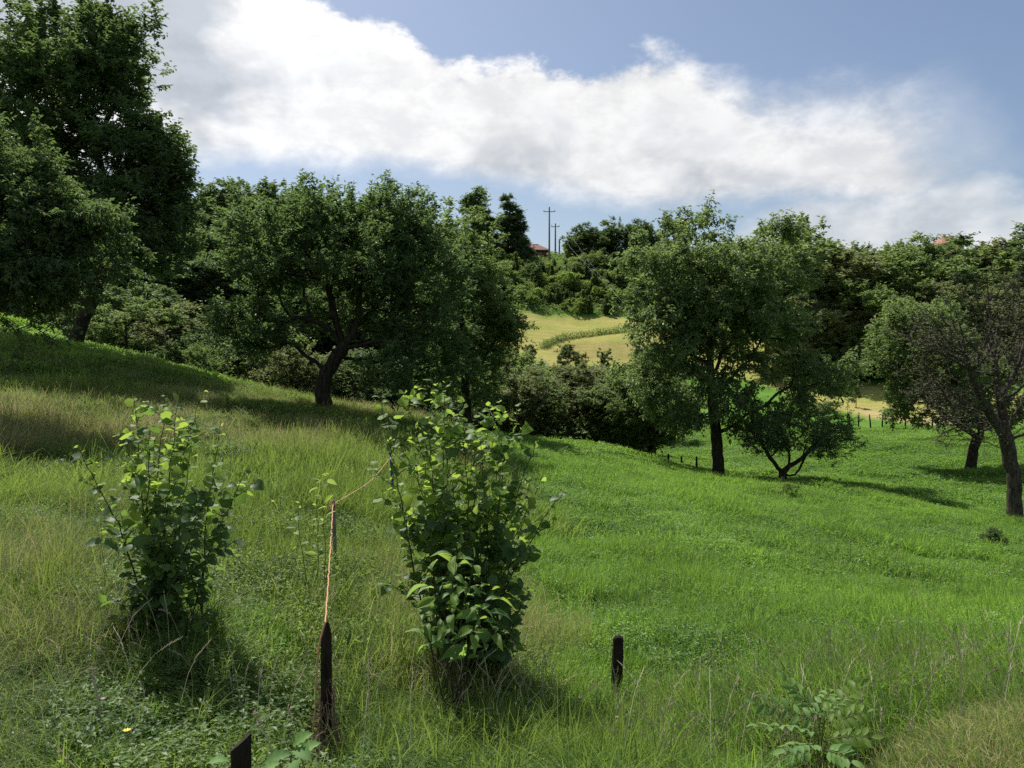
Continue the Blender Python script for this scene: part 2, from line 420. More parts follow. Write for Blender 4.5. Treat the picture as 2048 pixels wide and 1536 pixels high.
def ground_mat():
    m, w = mat('meadow_ground')
    geo = w.n('ShaderNodeNewGeometry'); P = geo.outputs['Position']
    at = lambda n: w.n('ShaderNodeAttribute', attribute_name=n).outputs['Fac']
    dry, gold, verge, near = at('dry'), at('gold'), at('verge'), at('near')
    mp = w.n('ShaderNodeMapping'); w.put(mp.inputs[0], P)
    n_f = w.noise(P, 9, 6, .7); n_m = w.noise(P, 1.3, 5, .6, .4); n_l = w.noise(P, .16, 4, .6, .3)
    green = w.mix(n_f, (.045, .115, .018, 1), (.110, .250, .032, 1))
    green = w.mix(w.m('MULTIPLY', w.ss(n_l, .42, .62), .6), green, (.135, .245, .042, 1))
    dryc = w.mix(n_f, (.060, .075, .022, 1), (.135, .135, .050, 1))
    c = w.mix(dry, green, dryc)
    # golden hay field with mown strips following the slope
    sep = w.n('ShaderNodeSeparateXYZ'); w.put(sep.inputs[0], P)
    row = w.m('SINE', w.m('MULTIPLY', w.m('ADD', sep.outputs[1], w.m('MULTIPLY', n_m, 2.0)), 3.3))
    goldc = w.mix(w.noise(P, .9, 6, .7, .5), (.235, .225, .062, 1), (.40, .370, .125, 1))
    goldc = w.mix(w.m('MULTIPLY', w.ss(row, .1, .9), .25), goldc, (.20, .19, .06, 1))
    goldc = w.mix(w.m('MULTIPLY', w.ss(n_l, .46, .6), .55), goldc, (.20, .25, .045, 1))
    brown = at('brown')
    goldc = w.mix(w.m('MULTIPLY', brown, w.m('MULTIPLY_ADD', w.ss(w.noise(P, 2.2, 4, .6), .4, .6), .45, .18)), goldc, (.185, .130, .062, 1))
    c = w.mix(gold, c, goldc)
    c = w.mix(w.m('MULTIPLY', at('bare'), .9), c, (.42, .32, .17, 1))
    c = w.mix(verge, c, w.mix(n_f, (.10, .105, .04, 1), (.20, .185, .085, 1)))
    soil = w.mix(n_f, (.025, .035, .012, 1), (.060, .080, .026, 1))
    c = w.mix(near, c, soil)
    p = w.n('ShaderNodeBsdfPrincipled'); w.put(p.inputs['Base Color'], c); p.inputs['Roughness'].default_value = 1
    p.inputs['Specular IOR Level'].default_value = .1
    b = w.n('ShaderNodeBump'); b.inputs['Strength'].default_value = .8; b.inputs['Distance'].default_value = .12
    w.put(b.inputs['Height'], w.m('ADD', n_f, w.m('MULTIPLY', n_m, .8))); w.nt.links.new(b.outputs[0], p.inputs['Normal'])
    finish(w, p.outputs[0])
    return m


# ------------------------------------------------------------------ ground sheet
def build_ground():
    azs = np.concatenate([np.arange(-180, -42, 3.0), np.arange(-42, 42, .3), np.arange(42, 180, 3.0)])
    rs = [0.45]
    while rs[-1] < 1300: rs.append(rs[-1] * (1.02 if rs[-1] < 250 else 1.08))
    rs = np.array(rs); na, nr = len(azs), len(rs)
    A, Rr = np.meshgrid(np.radians(azs), rs, indexing='xy')
    x, y = (np.sin(A) * Rr).ravel(), (np.cos(A) * Rr).ravel()
    z = ground_z(x, y)
    V = np.stack([x, y, z], -1)
    i, j = np.meshgrid(np.arange(na), np.arange(nr - 1), indexing='xy')
    i, j = i.ravel(), j.ravel(); i2 = (i + 1) % na
    Fq = np.stack([j * na + i, j * na + i2, (j + 1) * na + i2, (j + 1) * na + i], -1)
    V = np.vstack([V, [[0, 0, gz(0, .5)]]])
    cap = np.stack([np.full(na, len(V) - 1), (np.arange(na) + 1) % na, np.arange(na)], -1)
    dry, gold, verge = zones(V[:, 0], V[:, 1])
    r = np.hypot(V[:, 0], V[:, 1])
    px = 1024 + F * V[:, 0] / np.maximum(V[:, 1], 1)
    brown = np.clip((px - 1090) / 40, 0, 1) * np.clip((1330 - px) / 60, 0, 1) * np.clip((r - 109) / 1.5, 0, 1) * np.clip((121.5 - r) / 1, 0, 1)
    bare = np.clip((px - 1690) / 50, 0, 1) * np.clip(1 - np.abs(r - (73 - (px - 1780) * .035)) / 3.2, 0, 1) * (px < 1960)
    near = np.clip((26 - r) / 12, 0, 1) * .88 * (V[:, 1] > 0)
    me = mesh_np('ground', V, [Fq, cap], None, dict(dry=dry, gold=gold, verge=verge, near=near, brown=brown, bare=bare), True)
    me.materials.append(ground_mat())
    o = link('ground', me); tag(o, 'grassy meadow and hillside rising to the wooded ridge', kind='structure')


build_ground()
print('ground', round(time.time() - T0, 1))


# ------------------------------------------------------------------ grass (geometry nodes instancing of patch meshes: stuff)
def disc(rng, n, Rd):
    """points thinning out softly towards the rim of a patch"""
    a = rng.uniform(0, 2 * math.pi, n); r = Rd * np.sqrt(rng.rand(n)) * (1 + .35 * rng.rand(n) ** 3)
    return np.stack([np.cos(a) * r, np.sin(a) * r], -1)


def blades(rng, n, Rd, h0, h1, wid, arch, seg=3, straw=.3, lump=.7, comb=.0):
    """n curved tapering blades"""
    base = disc(rng, n, Rd); so = rng.randint(1000)
    az = rng.uniform(0, 2 * math.pi, n)
    if comb: az = np.where(rng.rand(n) < comb, rng.normal(.6, .7, n), az)
    h = rng.uniform(h0, h1, n) * np.clip(1 - lump + 2 * lump * vnoise(base[:, 0] * 4 + so, base[:, 1] * 4), .2, 1.8)
    a = rng.uniform(.1, 1, n) ** 1.2 * arch
    k = np.arange(seg + 1) / seg
    out = (a * h)[:, None] * k ** 1.7
    up = h[:, None] * (k[None] - (.42 * np.minimum(a, 1.35))[:, None] * k[None] ** 2.6)
    cx, cy, cz = base[:, :1] + np.cos(az)[:, None] * out, base[:, 1:] + np.sin(az)[:, None] * out, up - .03
    wv = wid * (1 - k[:seg] ** 1.8)[None] * rng.uniform(.6, 1.3, n)[:, None] * .5
    fa = az + math.pi / 2 + rng.uniform(-1.1, 1.1, n); fx, fy = np.cos(fa)[:, None], np.sin(fa)[:, None]
    Lf = np.stack([cx[:, :seg] + fx * wv, cy[:, :seg] + fy * wv, cz[:, :seg]], -1); Rt = np.stack([cx[:, :seg] - fx * wv, cy[:, :seg] - fy * wv, cz[:, :seg]], -1)
    tip = np.stack([cx[:, seg:], cy[:, seg:], cz[:, seg:]], -1)
    V = np.concatenate([np.stack([Lf, Rt], 2).reshape(n, -1, 3), tip], 1); m_ = V.shape[1]
    f = []
    for q in range(seg - 1): f += [(2 * q, 2 * q + 1, 2 * q + 3), (2 * q, 2 * q + 3, 2 * q + 2)]
    f.append((2 * seg - 2, 2 * seg - 1, 2 * seg))
    Fc = (np.arange(n) * m_)[:, None, None] + np.array(f)[None]
    st = (rng.rand(n) < straw) * rng.uniform(.4, 1, n)
    return V.reshape(-1, 3), Fc.reshape(-1, 3), np.repeat(rng.rand(n), m_), np.repeat(st, m_)


def herb(rng, n, Rd, h0, h1, ls, lump=.5):
    """clover and small weeds: groups of three small leaves"""
    base = disc(rng, n, Rd); h = rng.uniform(h0, h1, n) * np.clip(1 - lump + 2 * lump * vnoise(base[:, 0] * 4 + 50, base[:, 1] * 4), .2, 1.8); col = rng.rand(n) * .6 + .2
    base = base + rng.uniform(-.2, .2, (n, 2)) * h[:, None]
    base, h, col = np.repeat(base, 3, 0), np.repeat(h, 3) * rng.uniform(.7, 1, n * 3), np.repeat(col, 3); n *= 3
    a = rng.uniform(0, 6.283, n); L = (ls * rng.uniform(.5, 1.3, n))[:, None]
    C = np.concatenate([base, h[:, None]], 1); D = np.stack([np.cos(a), np.sin(a), rng.uniform(-.7, .7, n)], -1); S = np.stack([-np.sin(a), np.cos(a), rng.uniform(-.6, .6, n)], -1)
    V = np.stack([C, C + D * L * .5 + S * L * .28, C + D * L - [0, 0, .2] * L, C + D * L * .5 - S * L * .28], 1).reshape(-1, 3)
    i = (np.arange(n) * 4)[:, None]
    return V, np.concatenate([i + [[0, 1, 2]], i + [[0, 2, 3]]]), np.repeat(col, 4), np.zeros(n * 4)


def seedheads(rng, n, Rd, h0, h1, w=.0018, g=.02):
    """thin leaning flowering stems with a loose panicle"""
    V, Fc, v, s = [], [], [], []
    for x, y in disc(rng, n, Rd):
        h = rng.uniform(h0, h1); a = rng.uniform(0, 6.28); lean = rng.uniform(.05, .6)
        pts = [np.array([x + math.cos(a) * lean * h * k ** 1.8, y + math.sin(a) * lean * h * k ** 1.8, h * (k - .15 * lean * k * k)]) for k in (0, .35, .7, 1)]
        for p, q in zip(pts, pts[1:]):
            i0 = len(V); o = np.array([-math.sin(a + 1), math.cos(a + 1), 0]) * w
            V += [p - o, p + o, q + o * .7, q - o * .7]; Fc += [(i0, i0 + 1, i0 + 2), (i0, i0 + 2, i0 + 3)]; v += [.8] * 4; s += [1] * 4
        for j in range(12):
            c = pts[2] + (pts[3] - pts[2]) * (.1 + .9 * j / 12)
            aa = rng.uniform(0, 6.28); L = rng.uniform(.5, 1) * g; d = np.array([math.cos(aa) * .6, math.sin(aa) * .6, .8]); pp = np.array([-math.sin(aa), math.cos(aa), 0]) * w * 1.6
            i0 = len(V); V += [c - pp, c + pp, c + d * L]; Fc += [(i0, i0 + 1, i0 + 2)]; v += [.7] * 3; s += [1] * 3
    return np.array(V), np.array(Fc), np.array(v), np.array(s)


def tuft_obj(parts, material):
    V, Fc, v, s, o = [], [], [], [], 0
    for p in parts:
        V.append(p[0]); Fc.append(p[1] + o); v.append(p[2]); s.append(p[3]); o += len(p[0])
    me = mesh_np('patch', np.vstack(V), np.vstack(Fc), material, dict(v=np.concatenate(v), s=np.concatenate(s)))
    return bpy.data.objects.new('patch', me)     # never linked to the scene: only its geometry is read


def grass_nodes(tufts):
    ng = bpy.data.node_groups.new('scatter', 'GeometryNodeTree')
    ng.interface.new_socket('Geometry', in_out='INPUT', socket_type='NodeSocketGeometry')
    ng.interface.new_socket('Geometry', in_out='OUTPUT', socket_type='NodeSocketGeometry')
    N, L = ng.nodes, ng.links
    gi, go = N.new('NodeGroupInput'), N.new('NodeGroupOutput')
    g2i = N.new('GeometryNodeGeometryToInstance')
    for t in tufts[::-1]:
        oi = N.new('GeometryNodeObjectInfo'); oi.inputs['Object'].default_value = t; oi.inputs['As Instance'].default_value = False
        gg = N.new('GeometryNodeGeometryToInstance'); L.new(oi.outputs['Geometry'], gg.inputs[0])
        g2i = g2i if g2i.bl_idname == 'GeometryNodeJoinGeometry' else N.new('GeometryNodeJoinGeometry')
        L.new(gg.outputs[0], g2i.inputs[0])
    ip = N.new('GeometryNodeInstanceOnPoints'); L.new(gi.outputs[0], ip.inputs['Points']); L.new(g2i.outputs[0], ip.inputs['Instance'])
    ip.inputs['Pick Instance'].default_value = True
    def na(nm, typ):
        x = N.new('GeometryNodeInputNamedAttribute'); x.data_type = typ; x.inputs['Name'].default_value = nm
        return x.outputs['Attribute']
    L.new(na('pick', 'INT'), ip.inputs['Instance Index'])
    L.new(na('rot', 'FLOAT_VECTOR'), ip.inputs['Rotation'])
    L.new(na('sca', 'FLOAT_VECTOR'), ip.inputs['Scale'])
    L.new(ip.outputs[0], go.inputs[0])
    return ng


def scatter(name, label, sets, rng):
    """sets: list of (points, patch objects, size, height scale, dryness)"""
    P, rot, sca, pick, dry, tufts = [], [], [], [], [], []
    for pts, tf, size, hs, dr in sets:
        n = len(pts); e = .6
        gx = (ground_z(pts[:, 0] + e, pts[:, 1]) - ground_z(pts[:, 0] - e, pts[:, 1])) / (2 * e); gy = (ground_z(pts[:, 0], pts[:, 1] + e) - ground_z(pts[:, 0], pts[:, 1] - e)) / (2 * e)
        for k in range(n):
            q = Vector((0, 0, 1)).rotation_difference(Vector((-gx[k], -gy[k], 1)).normalized()).to_matrix() @ Matrix.Rotation(rng.uniform(0, 6.283), 3, 'Z')
            rot.append(tuple(q.to_euler('XYZ')))
        P.append(pts); sca.append(np.stack([size, size, hs], -1)); pick.append((np.clip((fbm(pts[:, 0] * .55, pts[:, 1] * .55, 3, len(tf)) - .5) * 2.1 + .5 + rng.normal(0, .10, n), 0, .999) * len(tf)).astype(int) + len(tufts) if len(tf) > 3 else rng.randint(0, len(tf), n) + len(tufts)); dry.append(dr); tufts += tf
    P = np.vstack(P)
    me = mesh_np(name, P, [], None, dict(rot=np.array(rot), sca=np.vstack(sca), dry=np.concatenate(dry)))
    at = me.attributes.new('pick', 'INT', 'POINT'); at.data.foreach_set('value', np.concatenate(pick).astype(np.int32))
    o = link(name, me); tag(o, label, 'grass', kind='stuff')
    md = o.modifiers.new('scatter', 'NODES'); md.node_group = grass_nodes(tufts)
    print(name, len(P))
    return o


CLEAR = [(652, 5.0, .62), (652, 4.5, .62), (652, 4.1, .5), (480, 3.3, .45), (480, 3.0, .45), (590, 3.9, .35), (590, 3.5, .35), (1640, 4.2, .62), (1640, 3.8, .6), (1640, 4.6, .45), (190, 4.6, .3), (190, 4.2, .3), (1237, 6.1, .3)]


def cover(rng, r0, r1, sp, a0=-46, a1=46):
    """jittered grid of points about sp apart inside the wedge r0..r1"""
    g = np.arange(-r1 - sp, r1 + sp, sp); x, y = np.meshgrid(g, g[g > -1]); x, y = x.ravel(), y.ravel()
    x = x + rng.uniform(-.45, .45, len(x)) * sp; y = y + rng.uniform(-.45, .45, len(y)) * sp
    r = np.hypot(x, y); a = np.degrees(np.arctan2(x, y)); k = (r > r0) & (r < r1) & (a > a0) & (a < a1)
    hollow = (a > 14) & (a < 29) & (r > 4.0) & (r < 5.2)
    k &= ~(hollow & (rng.rand(len(r)) < .55))
    for px, d, rad in CLEAR: k &= np.hypot(x - (px - 1024) / F * d, y - d) > rad
    return x[k], y[k], r[k], a[k]


def build_grass():
    rng = np.random.RandomState(5)
    G, Dm = M['grass'], M['grass_dry']
    # ---- green meadow: three patch sizes, coarser with distance
    def gset(Rd, nb, w1, hb, ls):
        return [tuft_obj([blades(rng, int(nb * .5), Rd, .08, .16, w1, .8, 3, .05), herb(rng, int(hb * 1.9), Rd, .04, .13, ls * .9)], G),       # short clover
                tuft_obj([blades(rng, nb, Rd, .10, .24, w1, .9, 3, .06), herb(rng, hb, Rd, .05, .15, ls)], G),
                tuft_obj([blades(rng, nb, Rd, .12, .28, w1, .9, 3, .10), herb(rng, hb, Rd, .05, .19, ls), seedheads(rng, int(Rd * 9), Rd, .25, .5, .0015 * w1 / .0065, .012 * w1 / .0065)], G),
                tuft_obj([blades(rng, int(nb * .9), Rd, .16, .36, w1 * 1.35, 1.15, 4 if Rd < 1 else 3, .04)], G)]                               # long soft blades
    g1 = gset(.55, 2300, .0068, 380, .030)
    gw = [tuft_obj([blades(rng, 1200, .5, .12, .30, .008, .9, 3, .08), herb(rng, 700, .5, .05, .26, .032)], G) for _ in range(2)]
    g2 = gset(1.0, 3000, .014, 560, .048)
    g3 = [tuft_obj([blades(rng, 3600, 1.9, .08, .24, .034, .8, 2, .06), herb(rng, 700, 1.9, .05, .18, .10)], G) for _ in range(3)]
    sets = []
    for r0, r1, sp, tf, hk in ((3.0, 13, .50, g1, 1.0), (12.2, 30, .95, g2, .95), (28.5, 66, 1.8, g3, .8)):
        x, y, r, az = cover(rng, r0, r1, sp)
        dry, gold, verge = zones(x, y)
        k = (rng.rand(len(x)) > np.clip(dry * 1.25 - .1, 0, .96)) & (verge < .5) & (ground_z(x, y) < 8)
        # keep the near left slope behind the crest to the tall grass
        x, y, r = x[k], y[k], r[k]; n = len(x); z = ground_z(x, y)
        hs = rng.uniform(.7, 1.25, n) * np.clip(.15 + 1.1 * fbm(x * .35, y * .35, 3, 19) + .7 * vnoise(x * 1.3, y * 1.3, 5), .35, 1.6) * hk * np.where(r > 8, .78, .95)
        sets.append((np.stack([x, y, z], -1), tf, rng.uniform(.95, 1.15, n), hs, np.clip(rng.normal(.4, .25, n), 0, 1)))
        if tf is g3: continue
        w_ = (fbm(x * .42, y * .42, 3, 77) > .575) & (rng.rand(n) < .55) & (r > 6.5)
        m_ = int(w_.sum()); f_ = 1.0 if tf is g1 else 1.4
        sets.append((np.stack([x, y, z], -1)[w_], gw, rng.uniform(.7, 1.2, m_) * f_, rng.uniform(.7, 1.15, m_), np.zeros(m_)))
    scatter('meadow_grass', 'lush green grass and clover covering the meadow', sets, rng)
    # ---- tall uncut grass on the slope
    def tset(Rd, k, w1, ls, g):
        return [tuft_obj([blades(rng, int(1500 * k), Rd, .10, .30, w1 * 1.7, 1.2, 4, .06, .8), herb(rng, int(620 * k), Rd, .05, .28, ls * 1.15)], Dm),             # green weedy hollow
                tuft_obj([blades(rng, int(1500 * k), Rd, .16, .44, w1 * 1.9, 1.35, 5, .10, .75, .3), blades(rng, int(400 * k), Rd, .2, .5, w1, 1.3, 5, .5)], Dm),  # long arching blades
                tuft_obj([blades(rng, int(1000 * k), Rd, .16, .46, w1, 1.35, 5, .35, .75, .35), blades(rng, int(1200 * k), Rd, .10, .30, w1 * 1.7, 1.2, 4, .1), herb(rng, int(240 * k), Rd, .04, .24, ls), seedheads(rng, int(9 * g), Rd * .9, .35, .7, .0016 * w1 / .0055, .02)], Dm),
                tuft_obj([blades(rng, int(1700 * k), Rd, .22, .58, w1, 1.2, 5, .60, .6, .45), blades(rng, int(700 * k), Rd, .10, .26, w1 * 1.6, 1.1, 3, .1), seedheads(rng, int(22 * g), Rd, .40, .75, .0018 * w1 / .0055, .022)], Dm),  # going to straw
                tuft_obj([blades(rng, int(1500 * k), Rd, .20, .50, w1 * .9, 1.9, 5, .85, .5, .7), blades(rng, int(600 * k), Rd, .10, .26, w1 * 1.6, 1.1, 3, .1)], Dm)]    # flattened thatch
    t1 = tset(.55, 1.0, .0058, .032, 1)
    t2 = tset(1.0, 1.25, .0115, .05, 2.5)
    sets = []
    for r0, r1, sp, tf in ((2.7, 13, .46, t1), (12.2, 38, .85, t2)):
        x, y, r, az = cover(rng, r0, r1, sp)
        dry, gold, verge = zones(x, y)
        bank = np.clip((6.8 - r) / 1.0, 0, 1) * np.clip((az - 2) / 6, 0, 1) * (verge < .5)
        k = rng.rand(len(x)) < np.clip(np.maximum(dry * 1.3, bank * 1.1), 0, 1)
        k &= ~((np.abs(az + 18) < 4) & (r < 3.1))
        k &= ~((az < -17) & (r > 23) & (rng.rand(len(x)) < .4))
        x, y, r, az = x[k], y[k], r[k], az[k]; n = len(x); z = ground_z(x, y)
        foot_ = np.clip((7.4 - r) / 2.0, 0, 1)
        hs = rng.uniform(.7, 1.2, n) * np.clip(.0 + 1.1 * fbm(x * .45, y * .45, 3, 39) + .75 * vnoise(x * 1.2, y * 1.2, 8), .3, 1.6) * (1 - .35 * foot_) * np.where(r > 20, .7, 1)
        dr = np.clip(.46 + .22 * np.clip((r - 7) / 4, 0, 1) + (fbm(x * .3, y * .3, 3, 29) - .5) * 2.6 - foot_ * .7 + rng.normal(0, .12, n), 0, 1.5)
        sets.append((np.stack([x, y, z], -1), tf, rng.uniform(.95, 1.15, n), hs, dr))
    def tussock(n, h0, h1, w_, m_, st):
        p = list(blades(rng, n, .07, h0, h1, w_, 1.6, 6, st, .15)); return tuft_obj([tuple(p), blades(rng, n // 3, .05, h0 * .5, h0, w_, .8, 3, .2, .2)], m_)
    ts = [tussock(70, .35, .62, .0085, Dm, .15) for _ in range(3)] + [tussock(60, .30, .5, .007, Dm, .7)]
    x, y, r, az = cover(rng, 3.0, 11, .42); dry, gold, verge = zones(x, y)
    k = (rng.rand(len(x)) < .42 * np.clip(dry + (r < 6.5) * .8, 0, 1)) & (verge < .3) & (fbm(x * .8, y * .8, 2, 55) > .42); x, y = x[k], y[k]; n = len(x)
    sets.append((np.stack([x, y, ground_z(x, y)], -1), ts, rng.uniform(.7, 1.15, n), rng.uniform(.55, 1.0, n), rng.uniform(.2, .9, n)))
    scatter('dry_grass', 'tall uncut grass going to straw on the near slope', sets, rng)
    # ---- bleached verge
    vt = [tuft_obj([blades(rng, 1700, .40, .05, .15, .0032, 1.3, 3, .45)], Dm) for _ in range(3)]
    x, y, r, az = cover(rng, 1.5, 6.2, .36, 6, 50); k = zones(x, y)[2] > .4; x, y = x[k], y[k]; n = len(x)
    scatter('verge_grass', 'short bleached grass on the road verge', [(np.stack([x, y, ground_z(x, y)], -1), vt, rng.uniform(.9, 1.1, n), rng.uniform(.6, 1.1, n), rng.uniform(.8, 1.3, n))], rng)


build_grass()
print('grass', round(time.time() - T0, 1))


# ------------------------------------------------------------------ tubes and trees
def tubes(P0, P1, D0, D1, r0, r1, S):
    """independent tapering tube pieces; D0, D1 ring directions"""
    ref = np.array([.31, .93, .2]); ref /= np.linalg.norm(ref)
    ang = np.arange(S) / S * 2 * math.pi
    def ring(P, D, r):
        u = nrm(np.cross(D, ref)); v = np.cross(D, u)
        return P[:, None] + (u[:, None] * np.cos(ang)[None, :, None] + v[:, None] * np.sin(ang)[None, :, None]) * r[:, None, None]
    n = len(P0)
    V = np.concatenate([ring(P0, D0, r0), ring(P1, D1, r1)], 1).reshape(-1, 3)
    b = (np.arange(n) * 2 * S)[:, None]; k = np.arange(S)[None]; k2 = (k + 1) % S
    Fq = np.stack([b + k, b + k2, b + S + k2, b + S + k], -1).reshape(-1, 4)
    return V, Fq


def tube_path(pts, rads, S=6):
    pts = np.asarray(pts, float); rads = np.asarray(rads, float)
    d = nrm(np.diff(pts, axis=0)); dn = nrm(np.vstack([d[:1], d[:-1] + d[1:], d[-1:]]))
    return tubes(pts[:-1], pts[1:], dn[:-1], dn[1:], rads[:-1], rads[1:], S)


def join(parts):
    V, Fs, o = [], [], 0
    for v, f in parts:
        V.append(np.asarray(v)); Fs.append(np.asarray(f) + o); o += len(v)
    return np.vstack(V), np.vstack(Fs)


def smooth_path(pts, step, rng, jit=.0):
    """Catmull-Rom through points, resampled at about step"""
    pts = [np.asarray(p, float) for p in pts]
    P = [2 * pts[0] - pts[1]] + pts + [2 * pts[-1] - pts[-2]]
    out = [pts[0]]
    for a, b, c, d in zip(P, P[1:], P[2:], P[3:]):
        k = max(1, int(round(np.linalg.norm(c - b) / step)))
        for i in range(1, k + 1):
            t = i / k
            q = .5 * ((2 * b) + (-a + c) * t + (2 * a - 5 * b + 4 * c - d) * t * t + (-a + 3 * b - 3 * c + d) * t ** 3)
            out.append(q + rng.normal(0, jit, 3) * (1 if t < 1 else .3))
    return out


def crown_points(rng, lobes, n, clumps, tight):
    """attractors in lumpy clusters inside a union of ellipsoids. lobe: (centre, radii, weight)"""
    w = np.array([l[2] for l in lobes], float); w /= w.sum()
    C = []
    for l, ww in zip(lobes, w):
        k = max(2, int(round(clumps * ww)))
        d = nrm(rng.normal(size=(k, 3))); rr = rng.uniform(.25, 1, k) ** .5 * rng.uniform(.88, 1.14, k)
        C.append(np.asarray(l[0]) + d * rr[:, None] * np.asarray(l[1]))
    C = np.vstack(C)
    sz = rng.uniform(.6, 1.4, len(C)) * tight
    idx = rng.choice(len(C), n, p=sz ** 2 / (sz ** 2).sum())
    return C[idx] + nrm(rng.normal(size=(n, 3))) * (rng.rand(n, 1) ** .5) * sz[idx][:, None] * np.array([1.15, 1.15, .8])


def grow(rng, paths, att, bf=.35, step=.35, jit=.04):
    """skeleton: given trunk/limb polylines, join every attractor to the cheapest node"""
    N = 60000
    P = np.zeros((N, 3)); par = np.full(N, -1); pl = np.zeros(N); istr = np.zeros(N, bool); n = 0
    for pi, path in enumerate(paths):
        if pi == 0:
            P[0] = path[0]; n = 1; last = 0; start = 1; istr[0] = True
        else:
            last = int(np.argmin(np.linalg.norm(P[:n] - path[0], axis=1))); start = 0 if np.linalg.norm(P[last] - path[0]) > step * .6 else 1
        for q in path[start:]:
            P[n] = q; par[n] = last; pl[n] = pl[last] + np.linalg.norm(P[n] - P[last]); istr[n] = pi == 0; last = n; n += 1
    nf = n
    order = np.argsort(np.linalg.norm(att[:, None] - P[None, :n:4], axis=-1).min(1))
    tips = []
    k0 = max(1, int(nf * .22)) if len(paths) == 1 else 1
    lo = max(2, len(paths[0]) // 4)
    for ai in order:
        a = att[ai]
        d = a - P[lo:n]; dist = np.sqrt((d * d).sum(1))
        under = np.maximum(0, -d[:, 2] - .25 * dist)       # branching downward costs more
        j = lo + int(np.argmin(dist + bf * pl[lo:n] + .6 * under))
        D = a - P[j]; L = np.linalg.norm(D)
        if L < .03: continue
        k = max(1, int(L / step))
        g = P[j] - P[par[j]] if par[j] >= 0 else np.array([0, 0, 1.]); g = g / (np.linalg.norm(g) + 1e-9)
        g = g * .4 + np.array([0, 0, .35]); last = j
        for i in range(1, k + 1):
            t = i / k
            q = P[j] + D * t + g * L * .28 * t * (1 - t) * 2 + (rng.normal(0, jit, 3) if i < k else 0)
            P[n] = q; par[n] = last; pl[n] = pl[last] + np.linalg.norm(q - P[last]); last = n; n += 1
        tips.append(last)
        if n > N - 100: break
    return P[:n], par[:n], istr[:n], np.array(tips)


def tree_radii(P, par, base_r, tip_r=.007):
    n = len(P); kids = np.zeros(n, int)
    for i in range(1, n): kids[par[i]] += 1
    p = min(3.0, max(1.7, math.log(max(8, (kids == 0).sum())) / math.log(base_r / tip_r)))
    acc = np.where(kids == 0, tip_r ** p, 0.0)
    for i in range(n - 1, 0, -1): acc[par[i]] += acc[i]
    r = acc ** (1 / p)
    return r * (base_r / r[0]) ** np.clip(r / r[0], 0, 1)


def wood(P, par, rad, sel_fn, S_thick=10, S_thin=4, thick=.05, flare=True):
    n = len(P); idx = np.arange(1, n); pa = par[1:]
    main = np.full(n, -1)
    best = np.zeros(n)
    for i in range(1, n):
        if rad[i] > best[par[i]]: best[par[i]] = rad[i]; main[par[i]] = i
    d = np.zeros((n, 3)); d[idx] = nrm(P[idx] - P[pa]); d[0] = d[main[0]] if main[0] > 0 else (0, 0, 1)
    dn = d.copy(); has = main >= 0; dn[has] = nrm(d[has] + d[main[has]])
    ismain = main[pa] == idx
    r0 = np.where(ismain, rad[pa], np.minimum(rad[pa], rad[idx] * 1.25)); r1 = rad[idx]
    D0 = np.where(ismain[:, None], dn[pa], d[idx]); D1 = dn[idx]
    if flare:
        h0 = P[pa][:, 2] - P[0, 2]; h1 = P[idx][:, 2] - P[0, 2]; dd0 = np.linalg.norm(P[pa] - P[0], axis=1); dd1 = np.linalg.norm(P[idx] - P[0], axis=1)
        r0 = r0 * (1 + .45 * np.exp(-dd0 / .28)); r1 = r1 * (1 + .45 * np.exp(-dd1 / .28))
    sel = sel_fn(idx)
    out = []
    for m_, S in ((sel & (r1 > thick), S_thick), (sel & (r1 <= thick), S_thin)):
        if m_.any(): out.append(tubes(P[pa][m_], P[idx][m_], D0[m_], D1[m_], r0[m_], r1[m_], S))
    return join(out) if out else (np.zeros((0, 3)), np.zeros((0, 4), int))


def leaves_mesh(name, C, D, Nn, L, W, v, material, fold=.18):
    """one folded rhombic leaf per centre"""
    n = len(C); D = nrm(D); S = nrm(np.cross(D, Nn)); Nn = np.cross(S, D)
    L, W = L[:, None], W[:, None]
    mid = C + D * L * .42
    V = np.stack([C, mid + S * W * .5 + Nn * W * fold, C + D * L - Nn * L * .10, mid - S * W * .5 + Nn * W * fold], 1).reshape(-1, 3)
    b = (np.arange(n) * 4)[:, None]
    Fq = np.concatenate([b + np.array([[0, 1, 2]]), b + np.array([[0, 2, 3]])], 0)
    return mesh_np(name, V, Fq, material, dict(v=np.repeat(v, 4)))


def sprays(rng, tips, P, par, twigs, per, tl, centre, up=.25, out=.7, droop=0.0):
    """leaf positions on short twigs fanning from every tip"""
    T = P[tips]; n = len(T)
    d0 = nrm(P[tips] - P[par[tips]])
    od = nrm(T - centre)
    base = np.repeat(T, twigs, 0)
    dr = nrm(np.repeat(nrm(d0 * .5 + od * out), twigs, 0) + rng.normal(0, .75, (n * twigs, 3)) + np.array([0, 0, up - droop]))
    ln = rng.uniform(.5, 1.2, n * twigs) * tl
    t = (np.arange(per) + .6) / per
    C = (base[:, None] + dr[:, None] * ln[:, None, None] * t[None, :, None] - np.array([0, 0, droop * .6])[None, None] * (t ** 2)[None, :, None] * ln[:, None, None])
    C = C.reshape(-1, 3) + rng.normal(0, tl * .05, (n * twigs * per, 3))
    DD = np.repeat(dr, per, 0)
    az = rng.uniform(0, 2 * math.pi, len(C)); side = np.stack([np.cos(az), np.sin(az), rng.normal(0, .35, len(C))], -1)
    D = nrm(DD * .45 + side * .8 + np.array([0, 0, -.15 - droop]))
    Nn = nrm(rng.normal(0, .55, (len(C), 3)) + np.array([0, 0, 1.0]))
    cv = np.repeat(rng.rand(n), twigs * per)
    v = np.clip(cv * .55 + rng.rand(len(C)) * .45, 0, 1)
    return C, D, Nn, v, (base, dr, ln)


